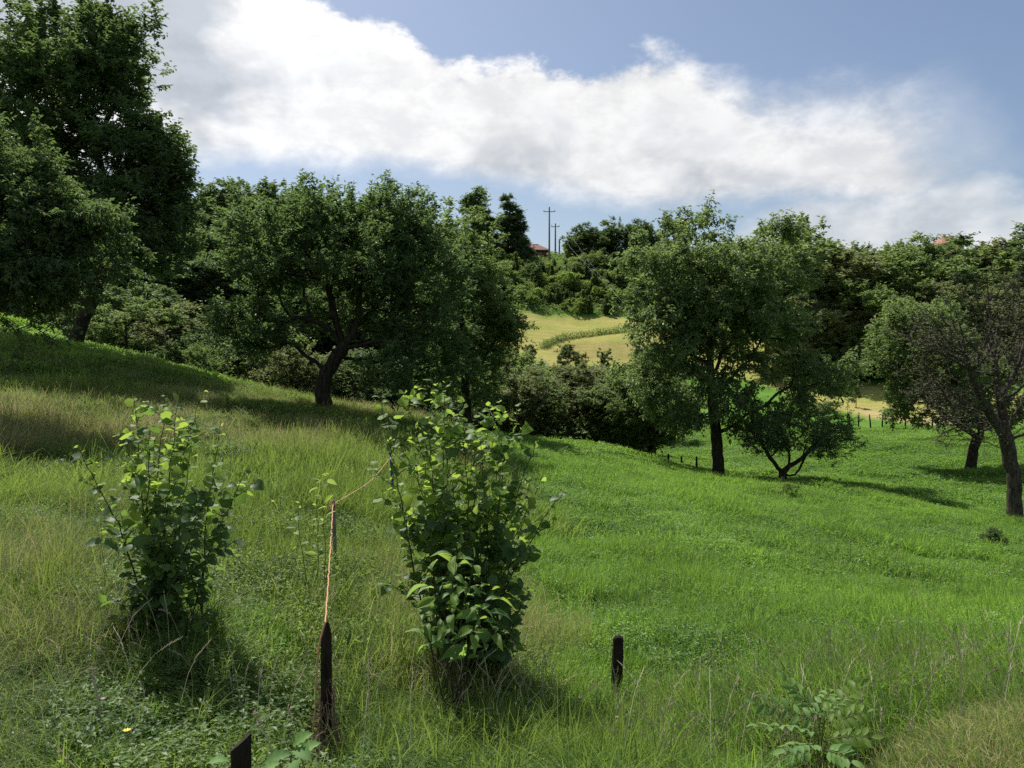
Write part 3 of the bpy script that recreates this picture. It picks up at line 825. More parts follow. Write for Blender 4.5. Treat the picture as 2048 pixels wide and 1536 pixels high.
def make_tree(name, base, paths, lobes, base_r, n_att, clumps, tight, twigs, per, tl, ll, material, seed, bark='bark', bf=.35, step=.35,
              up=.25, droop=0.0, extra=None, leaf_keep=None, lw=.5, twig_geo=False, shoots=0, tip_r=.007, trunk_mode='path', S_thick=12):
    """paths and lobes in world coordinates; returns the tree's Empty with trunk, branches, crown"""
    rng = np.random.RandomState(seed)
    base = np.asarray(base, float)
    pths = [smooth_path([np.asarray(p) - base for p in path], .3, rng, .018) for path in paths]
    lb = [(np.asarray(c) - base, r_, w_) for c, r_, w_ in lobes]
    att = crown_points(rng, lb, n_att, clumps, tight)
    if extra is not None: att = np.vstack([att, np.asarray(extra) - base])
    P, par, istr, tips = grow(rng, pths, att, bf, step)
    centre = np.average([l[0] for l in lb], axis=0, weights=[l[2] for l in lb]) - np.array([0, 0, np.mean([l[1][2] for l in lb]) * .4])
    if shoots:       # straight young shoots standing above the crown
        cand = tips[P[tips][:, 2] > np.quantile(P[tips][:, 2], .72)]
        ch = rng.choice(cand, shoots); newP, newpar, newtips = [], [], []
        for c in ch:
            last = c; k = rng.randint(2, 5); dv = nrm(np.array([rng.normal(0, .18), rng.normal(0, .18), 1.0]))
            for i in range(k):
                newP.append((P[last] if last < len(P) else newP[last - len(P)]) + dv * rng.uniform(.2, .32)); newpar.append(last); last = len(P) + len(newP) - 1
                newtips.append(last)
        P = np.vstack([P, newP]); par = np.concatenate([par, newpar]); istr = np.concatenate([istr, np.zeros(len(newP), bool)])
        tips = np.concatenate([tips, newtips])
    rad = tree_radii(P, par, base_r, tip_r)
    root = link(name, None); root.location = tuple(base)
    bm_ = M[bark]
    V, Fq = wood(P, par, rad, lambda i: istr[i] | (rad[i] > base_r * .8), S_thick, 6)
    link('trunk', mesh_np('trunk', V, Fq, bm_, None, True), root)
    V, Fq = wood(P, par, rad, lambda i: ~(istr[i] | (rad[i] > base_r * .8)), 8, 4, .05, False)
    C, D, Nn, v, tw = sprays(rng, tips, P, par, twigs, per, tl, centre, up, .7, droop)
    if twig_geo:
        b, dr, ln = tw; e = b + dr * ln[:, None] * .95
        tv, tf = tubes(b, e, dr, dr, np.full(len(b), .005), np.full(len(b), .002), 3)
        V, Fq = join([(V, Fq), (tv, tf)])
    link('branches', mesh_np('branches', V, Fq, bm_, None, True), root)
    if leaf_keep is not None:
        k = leaf_keep(C + base, rng); C, D, Nn, v = C[k], D[k], Nn[k], v[k]
    L = rng.uniform(.7, 1.25, len(C)) * ll
    cr = link('crown', leaves_mesh('crown', C, D, Nn, L, L * lw, v, M[material]), root); tag(cr, kind='stuff')
    print(name, 'nodes', len(P), 'leaves', len(C), round(time.time() - T0, 1))
    return root


U = unproj


def lobe(px, py, d, rx, ry, dr, w=1.0):
    """ellipsoid seen around photo pixel (px,py) at distance d with pixel radii rx, ry and depth radius dr in metres"""
    k = d / F
    return (U(px, py, d), (rx * k, dr, ry * k), w)


def foot(px, d):
    """ground point in the photo column px at distance d"""
    x = (px - 1024) / F * d / (math.cos(PITCH)); p = U(px, 800, d)
    return np.array([p[0], d, gz(p[0], d)])


def tfoot(px, py, d):
    """base of a thing seen at pixel (px,py): pushed on to the real ground at that column"""
    f = foot(px, d); return f


# --- the spreading fruit tree in the middle left
f = tfoot(650, 822, 25)
t = make_tree('fruit_tree', f - [0, 0, .1],
    [[f - [0, 0, .1], U(645, 785, 25), U(654, 745, 25), U(685, 700, 25)],
     [U(685, 700, 25), U(655, 655, 24.8), U(600, 635, 24.5), U(520, 640, 24.2)],
     [U(685, 700, 25), U(667, 620, 25.3), U(650, 560, 25.3), U(605, 495, 25.0)],
     [U(660, 600, 25.3), U(672, 520, 25.6), U(680, 470, 25.6)],
     [U(685, 700, 25), U(715, 640, 25.2), U(720, 560, 25.2), U(740, 480, 25.8)],
     [U(712, 655, 25.2), U(750, 615, 25.5), U(790, 560, 26)],
     [U(685, 700, 25), U(740, 685, 24.5), U(790, 680, 24.3), U(850, 670, 24.4)],
     [U(650, 560, 25.3), U(560, 545, 24), U(500, 560, 23.5)]],
    [lobe(690, 500, 25, 205, 92, 2.9, 3.4), lobe(560, 510, 24.6, 110, 85, 2.0, 1.5), lobe(505, 655, 24.4, 88, 60, 1.4, 1.0), lobe(820, 570, 25.2, 120, 125, 2.3, 2.2),
     lobe(830, 720, 25, 105, 60, 1.8, 1.2), lobe(700, 462, 25.2, 150, 48, 2.2, 1.3), lobe(690, 570, 26.6, 170, 90, 1.2, 1.3), lobe(740, 620, 25.8, 120, 50, 1.6, .6)],
    .225, 2000, 330, .50, 4, 12, .38, .125, 'leaf_apple', 11, up=.3, shoots=60)
tag(t, 'spreading old fruit tree with forked curved trunk on the crest of the slope', 'tree')

# --- paler tree right behind it
f = tfoot(935, 885, 33)
t = make_tree('orchard_tree', f - [0, 0, .1],
    [[f - [0, 0, .1], U(934, 820, 33), U(930, 760, 33), U(925, 660, 33), U(925, 560, 33)], [U(930, 760, 33), U(985, 690, 33), U(1000, 640, 33)], [U(930, 740, 33), U(870, 680, 33)]],
    [lobe(925, 520, 33, 75, 85, 2.0, 1.5), lobe(940, 630, 33, 88, 90, 2.2, 2.0), lobe(925, 740, 33, 95, 60, 2.0, 1.3), lobe(1000, 650, 33, 38, 40, 1.2, .5)],
    .17, 1300, 190, .55, 4, 11, .42, .145, 'leaf_mid', 12, up=.25, shoots=14)
tag(t, 'upright loose tree just right of the spreading fruit tree, lighter green', 'tree')

# --- walnut in the right middle
f = tfoot(1440, 957, 36)
t = make_tree('walnut_tree', f - [0, 0, .1],
    [[f - [0, 0, .1], U(1433, 880, 36), U(1425, 800, 36), U(1420, 730, 36), U(1425, 660, 36), U(1450, 600, 36)],
     [U(1423, 760, 36), U(1450, 700, 36), U(1490, 670, 36.3), U(1540, 690, 36.5), U(1600, 750, 36)],
     [U(1422, 735, 36), U(1400, 640, 36), U(1385, 560, 36), U(1370, 480, 36)],
     [U(1420, 730, 36), U(1340, 690, 35.5), U(1280, 690, 35)],
     [U(1450, 600, 36), U(1500, 520, 36.5), U(1545, 470, 36.5)],
     [U(1430, 800, 36), U(1500, 720, 35.5), U(1545, 760, 35), U(1570, 830, 35)]],
    [lobe(1410, 550, 36, 150, 100, 3.0, 2.4), lobe(1460, 600, 36.2, 150, 100, 3.2, 1.8), lobe(1330, 560, 36, 70, 80, 2.4, .8), lobe(1500, 560, 36.4, 90, 95, 2.6, 1.3), lobe(1330, 660, 35.6, 90, 95, 2.6, 1.6), lobe(1520, 665, 36, 110, 70, 2.8, 1.2),
     lobe(1620, 740, 36, 65, 65, 1.8, .6), lobe(1520, 810, 35.6, 90, 40, 1.6, .25), lobe(1410, 800, 35.8, 150, 55, 2.4, .9), lobe(1390, 465, 36, 60, 35, 1.4, .4), lobe(1550, 460, 36.4, 32, 32, .9, .3), lobe(1350, 760, 35.4, 90, 70, 2.2, .9)],
    .25, 2250, 330, .62, 4, 10, .54, .175, 'leaf_walnut_tree', 13, up=.1, droop=.25, bf=.4, shoots=10)
tag(t, 'tall walnut tree with straight dark trunk in the green meadow', 'tree')

# --- forked low tree
f = tfoot(1567, 968, 34)
t = make_tree('fruit_tree', f - [0, 0, .1],
    [[f - [0, 0, .1], U(1565, 945, 34)],
     [U(1565, 945, 34), U(1540, 915, 34), U(1522, 880, 34), U(1530, 850, 34)],
     [U(1565, 942, 34), U(1592, 925, 33.8), U(1615, 905, 33.6), U(1650, 870, 33.6)],
     [U(1566, 950, 34), U(1590, 950, 34.2), U(1605, 925, 34.3), U(1625, 890, 34.6)]],
    [lobe(1595, 855, 34, 105, 42, 2.0, 2.0), lobe(1655, 885, 34, 50, 38, 1.5, .6), lobe(1520, 875, 34, 38, 38, 1.3, .4)],
    .16, 700, 85, .42, 3, 12, .34, .085, 'leaf_apple', 14, up=.15, shoots=6, tip_r=.006)
tag(t, 'low dark fruit tree forking close to the ground, right of the tall walnut', 'tree')

# --- tree with the pale stump-like trunk, left of the walnut
f = tfoot(1305, 930, 42)
t = make_tree('orchard_tree', f - [0, 0, .1],
    [[f - [0, 0, .1], U(1304, 895, 42), U(1300, 850, 42), U(1300, 780, 42)], [U(1302, 860, 42), U(1260, 820, 42)], [U(1302, 860, 42), U(1350, 800, 42)]],
    [lobe(1300, 790, 42, 70, 85, 2.2, 2), lobe(1290, 850, 42, 85, 38, 2, .8)],
    .22, 900, 120, .6, 4, 12, .42, .15, 'leaf_mid', 15, up=.15)
tag(t, 'smaller leafy tree left of the walnut, its short thick trunk on the meadow', 'tree')

# --- half dead tree at the right edge
f = tfoot(2035, 1038, 27)
dead = make_tree('half_dead_tree', f - [0, 0, .1],
    [[f - [0, 0, .1], U(2028, 960, 27), U(2015, 890, 27), U(2000, 800, 27), U(1990, 720, 27), U(2000, 640, 27)],
     [U(2012, 880, 27), U(1975, 820, 26.8), U(1940, 740, 26.5), U(1920, 650, 26.4)],
     [U(1940, 740, 26.5), U(1870, 700, 26), U(1810, 680, 25.8)],
     [U(1975, 820, 26.8), U(1900, 800, 26.5), U(1850, 820, 26.3)],
     [U(2000, 800, 27), U(2040, 720, 27.3), U(2060, 640, 27.5)],
     [U(2012, 880, 27), U(2060, 860, 27), U(2110, 800, 27)],
     [U(1990, 720, 27), U(1960, 620, 27), U(1945, 560, 27)]],
    [lobe(1950, 640, 27, 130, 115, 2.6, 2.2), lobe(1880, 740, 26.4, 85, 85, 2.0, .8), lobe(2090, 680, 27.3, 110, 130, 2.4, 1.6), lobe(1950, 830, 26.6, 120, 60, 1.8, 1.0)],
    .23, 1200, 170, .5, 3, 12, .46, .09, 'leaf_grey', 16, bark='bark_dead', up=.15, twig_geo=True, bf=.45,
    leaf_keep=lambda P_, r_: r_.rand(len(P_)) < np.clip(.02 + .22 * (fbm(P_[:, 0] * .5, P_[:, 2] * .5, 2, 5) - .35), .04, .5), tip_r=.009)
tag(dead, 'half dead tree with bare grey twigs and leaning trunk', 'tree')

# --- leafy tree behind it
f = tfoot(1942, 933, 40)
t = make_tree('orchard_tree', f - [0, 0, .1],
    [[f - [0, 0, .1], U(1950, 890, 40), U(1962, 860, 40), U(1930, 790, 40), U(1890, 720, 40)], [U(1958, 868, 40), U(2000, 820, 40), U(2040, 760, 40)], [U(1955, 875, 40), U(1890, 830, 40), U(1830, 780, 40)]],
    [lobe(1830, 700, 40, 95, 85, 2.6, 2), lobe(1870, 800, 40, 100, 60, 2.4, 1.2), lobe(1960, 780, 40, 100, 70, 2.6, 1.0), lobe(1840, 640, 40.4, 60, 45, 1.6, .6)],
    .24, 1300, 180, .62, 4, 12, .46, .16, 'leaf_mid', 17, up=.2)
tag(t, 'leafy tree with leaning trunk standing in its own round shade, behind the half dead tree', 'tree')

# --- tall tree at the left with leaning trunk
f = tfoot(148, 692, 30)
t = make_tree('tall_tree', f - [0, 0, .1],
    [[f - [0, 0, .1], U(165, 640, 30), U(195, 570, 30), U(220, 480, 30), U(215, 380, 30), U(180, 260, 30), U(160, 150, 30)],
     [U(195, 570, 30), U(270, 460, 29.5), U(320, 360, 29.5)], [U(215, 400, 30), U(130, 330, 30), U(60, 230, 30)], [U(190, 290, 30), U(240, 180, 30), U(260, 60, 30)]],
    [lobe(200, 330, 30, 160, 140, 3.0, 2.6), lobe(120, 170, 30, 140, 130, 2.8, 2.2), lobe(270, 450, 29.6, 110, 90, 2.4, 1.6), lobe(230, 130, 30, 60, 110, 1.8, .9), lobe(20, 320, 30, 120, 160, 3, 1.6),
     lobe(320, 330, 29.6, 55, 70, 1.5, .6)],
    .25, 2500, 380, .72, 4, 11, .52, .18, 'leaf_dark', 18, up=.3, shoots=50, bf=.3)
tag(t, 'tall dark tree with slanting trunk on the upper left of the slope', 'tree')

# --- near tree whose trunk stands left of the frame, with hanging branches
x0 = -12.8; d0 = 17.5
b = np.array([x0, d0, gz(x0, d0) - .1])
t = make_tree('overhanging_tree', b,
    [[b, b + [.2, 0, 1.2], b + [.5, -.1, 2.6], b + [.9, 0, 4.4]],
     [b + [.5, -.1, 2.6], b + [2.0, -.2, 3.5], U(80, 470, 17.3), U(150, 470, 17.3)],
     [b + [.5, -.1, 2.6], b + [1.3, -.4, 3.0], U(-60, 540, 16.6), U(20, 600, 16.4)],
     [b + [.9, 0, 4.4], b + [2.4, .2, 5.2], U(60, 330, 17.6)]],
    [lobe(20, 450, 17.3, 130, 120, 2.0, 2.0), lobe(130, 520, 17.3, 95, 70, 1.3, 1.0), lobe(60, 400, 17.2, 90, 70, 1.3, .8), lobe(170, 440, 17.2, 50, 30, .8, .35), lobe(-60, 330, 17.5, 110, 90, 2.0, 1.2), lobe(40, 590, 16.9, 90, 50, 1.2, .7), lobe(-220, 420, 17.5, 180, 170, 2.4, 1.6)],
    .24, 1900, 190, .40, 4, 12, .34, .10, 'leaf_dark', 19, up=.1, droop=.2, shoots=40,
    extra=[U(30, 660, 16.4), U(42, 690, 16.4), U(28, 705, 16.4), U(22, 725, 16.4), U(60, 650, 16.5), U(85, 665, 16.5), U(100, 680, 16.5), U(140, 640, 16.7), U(130, 660, 16.6), U(10, 640, 16.4)])
tag(t, 'near tree at the left edge with thin branches hanging over the slope', 'tree')

print('hero trees', round(time.time() - T0, 1))


# ------------------------------------------------------------------ background trees: a few models, then copies
def model(seed, kind, material):
    """a generic tree about 10 m high (or a 3 m shrub) standing at the origin; meshes only"""
    rng = np.random.RandomState(seed)
    o3 = lambda x, y, z: np.array([x, y, z], float)
    if kind == 'round':
        lobes = [(o3(rng.uniform(-1.3, 1.3), rng.uniform(-1.3, 1.3), rng.uniform(4.2, 7.6)), (rng.uniform(1.8, 2.6), rng.uniform(1.8, 2.6), rng.uniform(1.7, 2.3)), 1) for _ in range(7)]
        path = [o3(0, 0, -.3), o3(.1, 0, 2), o3(.2, .1, 4.5), o3(.1, 0, 7)]; br, na, cl, ti = .2, 560, 110, .75
    elif kind == 'tall':
        lobes = [(o3(rng.uniform(-.5, .5), rng.uniform(-.5, .5), z), (1.95 - z * .15, 1.95 - z * .15, 1.1), max(.3, 1.5 - z * .12)) for z in (1.8, 3, 4.3, 5.6, 6.9, 8.2, 9.3)]
        path = [o3(0, 0, -.3), o3(.1, 0, 3), o3(0, .1, 6), o3(.1, 0, 9)]; br, na, cl, ti = .18, 520, 110, .5
    elif kind == 'spire':
        lobes = [(o3(0, 0, z), (1.9 - z * .17, 1.9 - z * .17, .7), max(.25, 1.6 - z * .13)) for z in (1.6, 2.8, 4, 5.2, 6.4, 7.6, 8.8, 9.6)]
        path = [o3(0, 0, -.3), o3(0, 0, 4), o3(0, .05, 7), o3(0, 0, 9.8)]; br, na, cl, ti = .16, 560, 130, .4
    elif kind == 'open':
        lobes = [(o3(rng.uniform(-1.2, 1.2), rng.uniform(-1, 1), z), (1.4, 1.3, .9), 1) for z in (3.4, 5, 6.4, 7.8, 9.2)]
        path = [o3(0, 0, -.3), o3(.1, 0, 3), o3(-.1, .1, 6), o3(.1, 0, 9.4)]; br, na, cl, ti = .17, 380, 60, .5
    elif kind == 'skirt':   # leafy to the ground
        lobes = [(o3(rng.uniform(-1.6, 1.6), rng.uniform(-1.6, 1.6), z), (1.9, 1.9, 1.5), 1) for z in (1.2, 2.0, 3, 4, 5.5, 7, 8.3)]
        path = [o3(0, 0, -.3), o3(.1, 0, 2), o3(.2, .1, 4.5), o3(.1, 0, 8)]; br, na, cl, ti = .2, 640, 130, .8
    elif kind == 'broom':   # upright fan of shoots
        lobes = [(o3(math.cos(q) * 2.0, math.sin(q) * 2.0, 5.0), (1.3, 1.3, 4.2), 1) for q in (0, 1.05, 2.1, 3.1, 4.2, 5.2)] + [(o3(0, 0, 4), (1.5, 1.5, 3.4), 2)]
        path = [o3(0, 0, -.3), o3(.05, 0, .6), o3(.1, 0, 1.5)]; br, na, cl, ti = .2, 420, 110, .45
    else:                   # shrub, 10 high before scaling, several stems
        lobes = [(o3(rng.uniform(-3, 3), rng.uniform(-3, 3), z), (3.2, 3.2, 2.4), 1) for z in (2, 3.5, 5, 6.5, 7.5)]
        path = [o3(0, 0, -.3), o3(.1, 0, 1), o3(.3, .2, 3)]; br, na, cl, ti = .22, 420, 80, 1.1
    att = crown_points(rng, lobes, na, cl, ti)
    if kind in ('shrub', 'skirt'): att = att[att[:, 2] > .2]
    P, par, istr, tips = grow(rng, [smooth_path(path, .5, rng, .03)], att, .3, .6, .05)
    rad = tree_radii(P, par, br, .014)
    tv = wood(P, par, rad, lambda i: istr[i] | (rad[i] > .05), 7, 5)
    ctr = np.array([0, 0, 4.0])
    k = 1.0 if kind != 'shrub' else 1.7
    C, D, Nn, v, _ = sprays(rng, tips, P, par, 4, 12, .60 * k, ctr, .2 if kind != 'broom' else 1.2)
    L = rng.uniform(.7, 1.3, len(C)) * .23 * (1 if kind != 'shrub' else 1.45)
    return (mesh_np('trunk', *tv, M['bark'], None, True), leaves_mesh('crown', C, D, Nn, L, L * .55, v, M[material]))


def with_mat(me, material):
    m2 = me.copy(); m2.materials.clear(); m2.materials.append(M[material]); return m2


MODELS = {}
_s = 100
for kind, mats in (('round', ('leaf_dark', 'leaf_mid', 'leaf_olive')), ('tall', ('leaf_dark', 'leaf_olive')), ('spire', ('leaf_dark', 'leaf_mid')), ('open', ('leaf_dark', 'leaf_mid', 'leaf_olive')),
                   ('skirt', ('leaf_dark', 'leaf_mid', 'leaf_olive')), ('broom', ('leaf_dark', 'leaf_mid')), ('shrub', ('leaf_mid', 'leaf_bright', 'leaf_olive', 'leaf_dark'))):
    geo = [model(_s, kind, mats[0]), model(_s + 1, kind, mats[0])]; _s += 2
    for m_ in mats: MODELS[(kind, m_)] = geo
print('models', round(time.time() - T0, 1))

prng = np.random.RandomState(77)


def place(kind, material, px, top_py, d, label, group=None, wide=1.0, name='tree', cat='tree', height=None, dx=0, rot=None):
    """stand a tree on the ground in photo column px at distance d, its top at photo row top_py"""
    f = foot(px, d)
    top = U(px, top_py, d)[2] if height is None else f[2] + height
    h = max(top - f[2], .6); s = h / 10.2
    tr, cr = MODELS[(kind, material)][prng.randint(2)]
    o = link(name, None); o.location = (f[0], f[1], f[2] - .05)
    o.scale = (s * wide, s * wide, s); o.rotation_euler = (0, 0, prng.uniform(0, 6.28) if rot is None else rot)
    link('trunk' if cat == 'tree' else 'stem', tr, o); c = link('crown' if cat == 'tree' else 'foliage', cr, o); tag(c, kind='stuff')
    c.material_slots[0].link = 'OBJECT'; c.material_slots[0].material = M[material]
    tag(o, label, cat, group)
    return o


# hilltop and slope in the middle
place('tall', 'leaf_dark', 950, 380, 168, 'tall pointed dark tree on the hilltop, left of the brown roof', name='hill_tree', wide=1.5)
place('tall', 'leaf_dark', 975, 425, 166, 'dark tree leaning on the tall pointed one on the hilltop', name='hill_tree', wide=1.6)
place('tall', 'leaf_dark', 1018, 396, 170, 'tall sparse tree right beside the brown roof on the hilltop', name='hill_tree', wide=1.5)
place('skirt', 'leaf_dark', 1036, 470, 166, 'round dark tree overlapping the brown roof', name='hill_tree', wide=1.0)
for px, py, w_, k, m_, lab in ((1150, 460, 1.2, 'round', 'leaf_mid', 'leafy tree nearest the hilltop poles'), (1180, 442, 1.3, 'round', 'leaf_dark', 'dark tree behind the leafy one by the hilltop poles'),
                               (1222, 430, 1.3, 'round', 'leaf_dark', 'highest dark round tree of the hilltop grove right of the poles'), (1262, 433, 1.1, 'round', 'leaf_dark', 'last dark round tree of the hilltop grove, beside the walnut top'),
                               (1205, 470, 1.3, 'skirt', 'leaf_dark', 'broad dark tree at the front of the hilltop grove'), (1300, 445, 1.2, 'round', 'leaf_mid', 'hilltop tree half hidden by the walnut crown'),
                               (1345, 440, 1.2, 'open', 'leaf_mid', 'thin tree on the ridge behind the walnut top')):
    place(k, m_, px, py, 165 + (px % 7), lab, 'trees of the hilltop grove', w_, 'hill_tree')
place('spire', 'leaf_dark', 1226, 508, 156, 'small conifer in front of the hilltop grove', name='conifer', wide=1.3)
place('spire', 'leaf_dark', 1172, 522, 154, 'slender young conifer below the hilltop grove', name='conifer', wide=.8)
place('skirt', 'leaf_dark', 1045, 522, 160, 'dark bushy tree under the brown roof', name='hill_tree', wide=1.0)
place('skirt', 'leaf_dark', 952, 468, 164, 'dense dark tree at the foot of the tall pointed one', name='hill_tree', wide=1.0)
place('tall', 'leaf_dark', 1040, 425, 170, 'dense tree hiding the left part of the brown house', name='hill_tree', wide=1.3)
place('skirt', 'leaf_dark', 1000, 505, 156, 'dark tree below the tall pointed one on the hill', name='hill_tree', wide=1.2)
n = 0
srng = np.random.RandomState(9)
SHR = [(970 + srng.uniform(0, 330), srng.uniform(139, 172)) for _ in range(190)]
SHR = [q for q in SHR if q[1] > 140 + 3 * math.sin(q[0] * .03)]
for px, d in SHR:
    py_g = 768 - (foot(px, d)[2] / d + math.tan(PITCH)) * F
    h = srng.uniform(2.2, 5.0) if d > 148 else srng.uniform(1.4, 3.4)
    cap = np.interp(px, [960, 1035, 1050, 1145, 1165, 1320], [500, 512, 524, 524, 505, 500])
    h = min(h, U(px, cap, d)[2] - foot(px, d)[2])
    if h < .7: continue
    bright = srng.rand() < (.9 if d < 158 else .6)
    m_ = srng.choice(['leaf_bright', 'leaf_bright', 'leaf_mid']) if bright else srng.choice(['leaf_mid', 'leaf_dark'])
    k = srng.choice(['shrub', 'shrub', 'shrub', 'spire', 'tall'])
    if k == 'tall': m_ = 'leaf_dark'
    spot = ('below the pointed hilltop tree' if px < 1000 else 'below the brown house' if px < 1060 else 'below the poles' if px < 1160 else 'below the hilltop grove' if px < 1225 else 'beside the walnut crown') + (' just above the golden field' if d < 148 else ' near the hilltop' if d > 160 else ' half way up')
    if k == 'spire' and m_ == 'leaf_bright': m_ = 'leaf_mid'
    if k != 'shrub': h *= 1.2
    lab = (('tall ' if h > 3.6 else 'low ' if h < 2.2 else '') + {'leaf_bright': 'yellow green', 'leaf_mid': 'mid green', 'leaf_dark': 'dark'}[m_] + (' bush ' if k == 'shrub' else ' pointed young tree ') + spot)
    place(k, m_, px, 0, d, lab, 'hillside scrub: ' + lab, 1.2 if k == 'shrub' else 1.15, 'scrub_bush', 'bush', h)

# bushes standing on the golden field
for px, d, h, w_, m_, k, lab in ((1060, 104, 3.4, .9, 'leaf_dark', 'broom', 'dark spiky round bush at the near corner of the golden field'), (1130, 101, 4.4, .9, 'leaf_dark', 'broom', 'upright grey green bush in front of the golden field'),
                              (1163, 101, 2.6, .8, 'leaf_dark', 'shrub', 'small dark bush beside the upright one by the golden field'), (1208, 100, 3.6, .9, 'leaf_dark', 'broom', 'dark upright bush by the golden field next to the walnut')):
    place(k, m_, px, 0, d, lab, None, w_, 'field_bush', 'bush', h)

# right hand wood
wood_right = [(1556, 418, 92, 'round', 'leaf_mid', .9, 'thin crooked tree sticking out of the ridge right of the walnut'), (1640, 440, 96, 'round', 'leaf_dark', 1.1, 'tallest round topped tree of the wood on the right'),
    (1590, 490, 90, 'round', 'leaf_mid', 1.0, 'light tree at the left end of the wood, behind the walnut'), (1700, 500, 92, 'skirt', 'leaf_olive', 1.1, 'olive tree in the wood above the dark hollow'),
    (1712, 478, 104, 'round', 'leaf_dark', .8, 'small dark top on the skyline above the olive tree'), (1770, 468, 98, 'round', 'leaf_olive', .95, 'broad olive top on the skyline of the wood'),
    (1810, 490, 94, 'round', 'leaf_mid', 1.1, 'mid green tree in the middle of the wood'), (1846, 462, 99, 'skirt', 'leaf_mid', .8, 'light tree left of the orange roof tip'),
    (1895, 492, 95, 'round', 'leaf_dark', 1.0, 'dark tree in front of the orange roof tip'), (1935, 445, 103, 'round', 'leaf_dark', 1.3, 'sparse dark tree on the skyline right of the orange roof'),
    (1975, 480, 96, 'round', 'leaf_mid', 1.1, 'light tree on the skyline near the right edge'), (2020, 468, 100, 'round', 'leaf_olive', 1.1, 'olive tree at the right end of the skyline'),
    (2070, 475, 96, 'round', 'leaf_mid', 1.2, 'tree cut by the right edge of the view'), (1660, 560, 86, 'skirt', 'leaf_mid', 1.1, 'leafy tree at the left front of the wood'),
    (1610, 580, 84, 'skirt', 'leaf_olive', 1.1, 'olive tree low at the front of the wood beside the walnut'), (1760, 560, 92, 'skirt', 'leaf_olive', 1.1, 'dense olive tree right above the dark hollow'),
    (1840, 560, 88, 'skirt', 'leaf_mid', 1.1, 'dense tree at the front of the wood behind the half dead tree'), (1920, 560, 88, 'skirt', 'leaf_olive', 1.1, 'dense olive tree behind the half dead crown'),
    (2000, 560, 88, 'skirt', 'leaf_mid', 1.1, 'dense tree at the front of the wood at the right'), (1530, 520, 100, 'round', 'leaf_mid', 1.0, 'tree of the wood showing through the walnut crown'),
    (1720, 610, 97, 'skirt', 'leaf_dark', 1.0, 'black green tree filling the hollow of the wood'), (1790, 640, 94, 'skirt', 'leaf_dark', 1.0, 'black green tree low at the back of the hollow'),
    (1480, 500, 112, 'round', 'leaf_mid', 1.0, 'far tree of the wood hidden by the walnut crown'), (2100, 560, 84, 'skirt', 'leaf_olive', 1.1, 'front tree of the wood just beyond the right edge')]
for px, py, d, k, m_, w_, lab in wood_right:
    place(k, m_, px, py, d, lab, 'trees of the wood on the right', w_ * (1.25 if k in ('round', 'skirt') else 1.05), 'wood_tree')
place('open', 'leaf_olive', 1712, 768, 71, 'slim sapling at the far edge of the meadow by the bare strip', name='sapling', wide=.9)
place('shrub', 'leaf_mid', 1790, 0, 82, 'low bush on the yellow slope before the hollow', None, .9, 'field_bush', 'bush', 2.2)
place('shrub', 'leaf_dark', 1735, 0, 90, 'dark brush at the foot of the hollow', None, 1.4, 'field_bush', 'bush', 2.5)

# left hand wood: dark hill
wood_left = [(395, 352, 108, 'round'), (440, 372, 104, 'round'), (478, 356, 112, 'round'), (520, 350, 110, 'round'), (548, 345, 106, 'round'), (585, 372, 112, 'round'), (625, 385, 116, 'round'),
    (350, 380, 100, 'round'), (415, 430, 92, 'skirt'), (470, 440, 90, 'skirt'), (520, 450, 92, 'skirt'), (370, 470, 84, 'skirt'), (440, 500, 80, 'skirt'), (500, 520, 78, 'skirt'), (560, 500, 84, 'skirt'),
    (300, 400, 96, 'round'), (240, 420, 92, 'round'), (180, 430, 92, 'round'), (120, 420, 96, 'round'), (60, 420, 92, 'round'), (0, 420, 92, 'round'), (-70, 400, 90, 'round'),
    (640, 480, 92, 'skirt'), (720, 470, 96, 'skirt'), (800, 470, 98, 'skirt'), (870, 480, 104, 'skirt'), (700, 400, 122, 'round'), (780, 420, 126, 'round'), (850, 440, 130, 'round'), (905, 440, 150, 'round')]
WHERE = ['on the skyline beside the tall left tree', 'in the middle of the dark wooded hill', 'on the wooded hill behind the spreading fruit tree', 'behind the tall left tree']
for i, (px, py, d, k) in enumerate(wood_left):
    w = WHERE[3] if px < 330 else WHERE[2] if px > 575 else WHERE[0] if py < 400 else WHERE[1]
    place(k, 'leaf_dark', px, py, d, 'dark broadleaf tree ' + w, 'dark wood ' + w, 1.35, 'wood_tree')

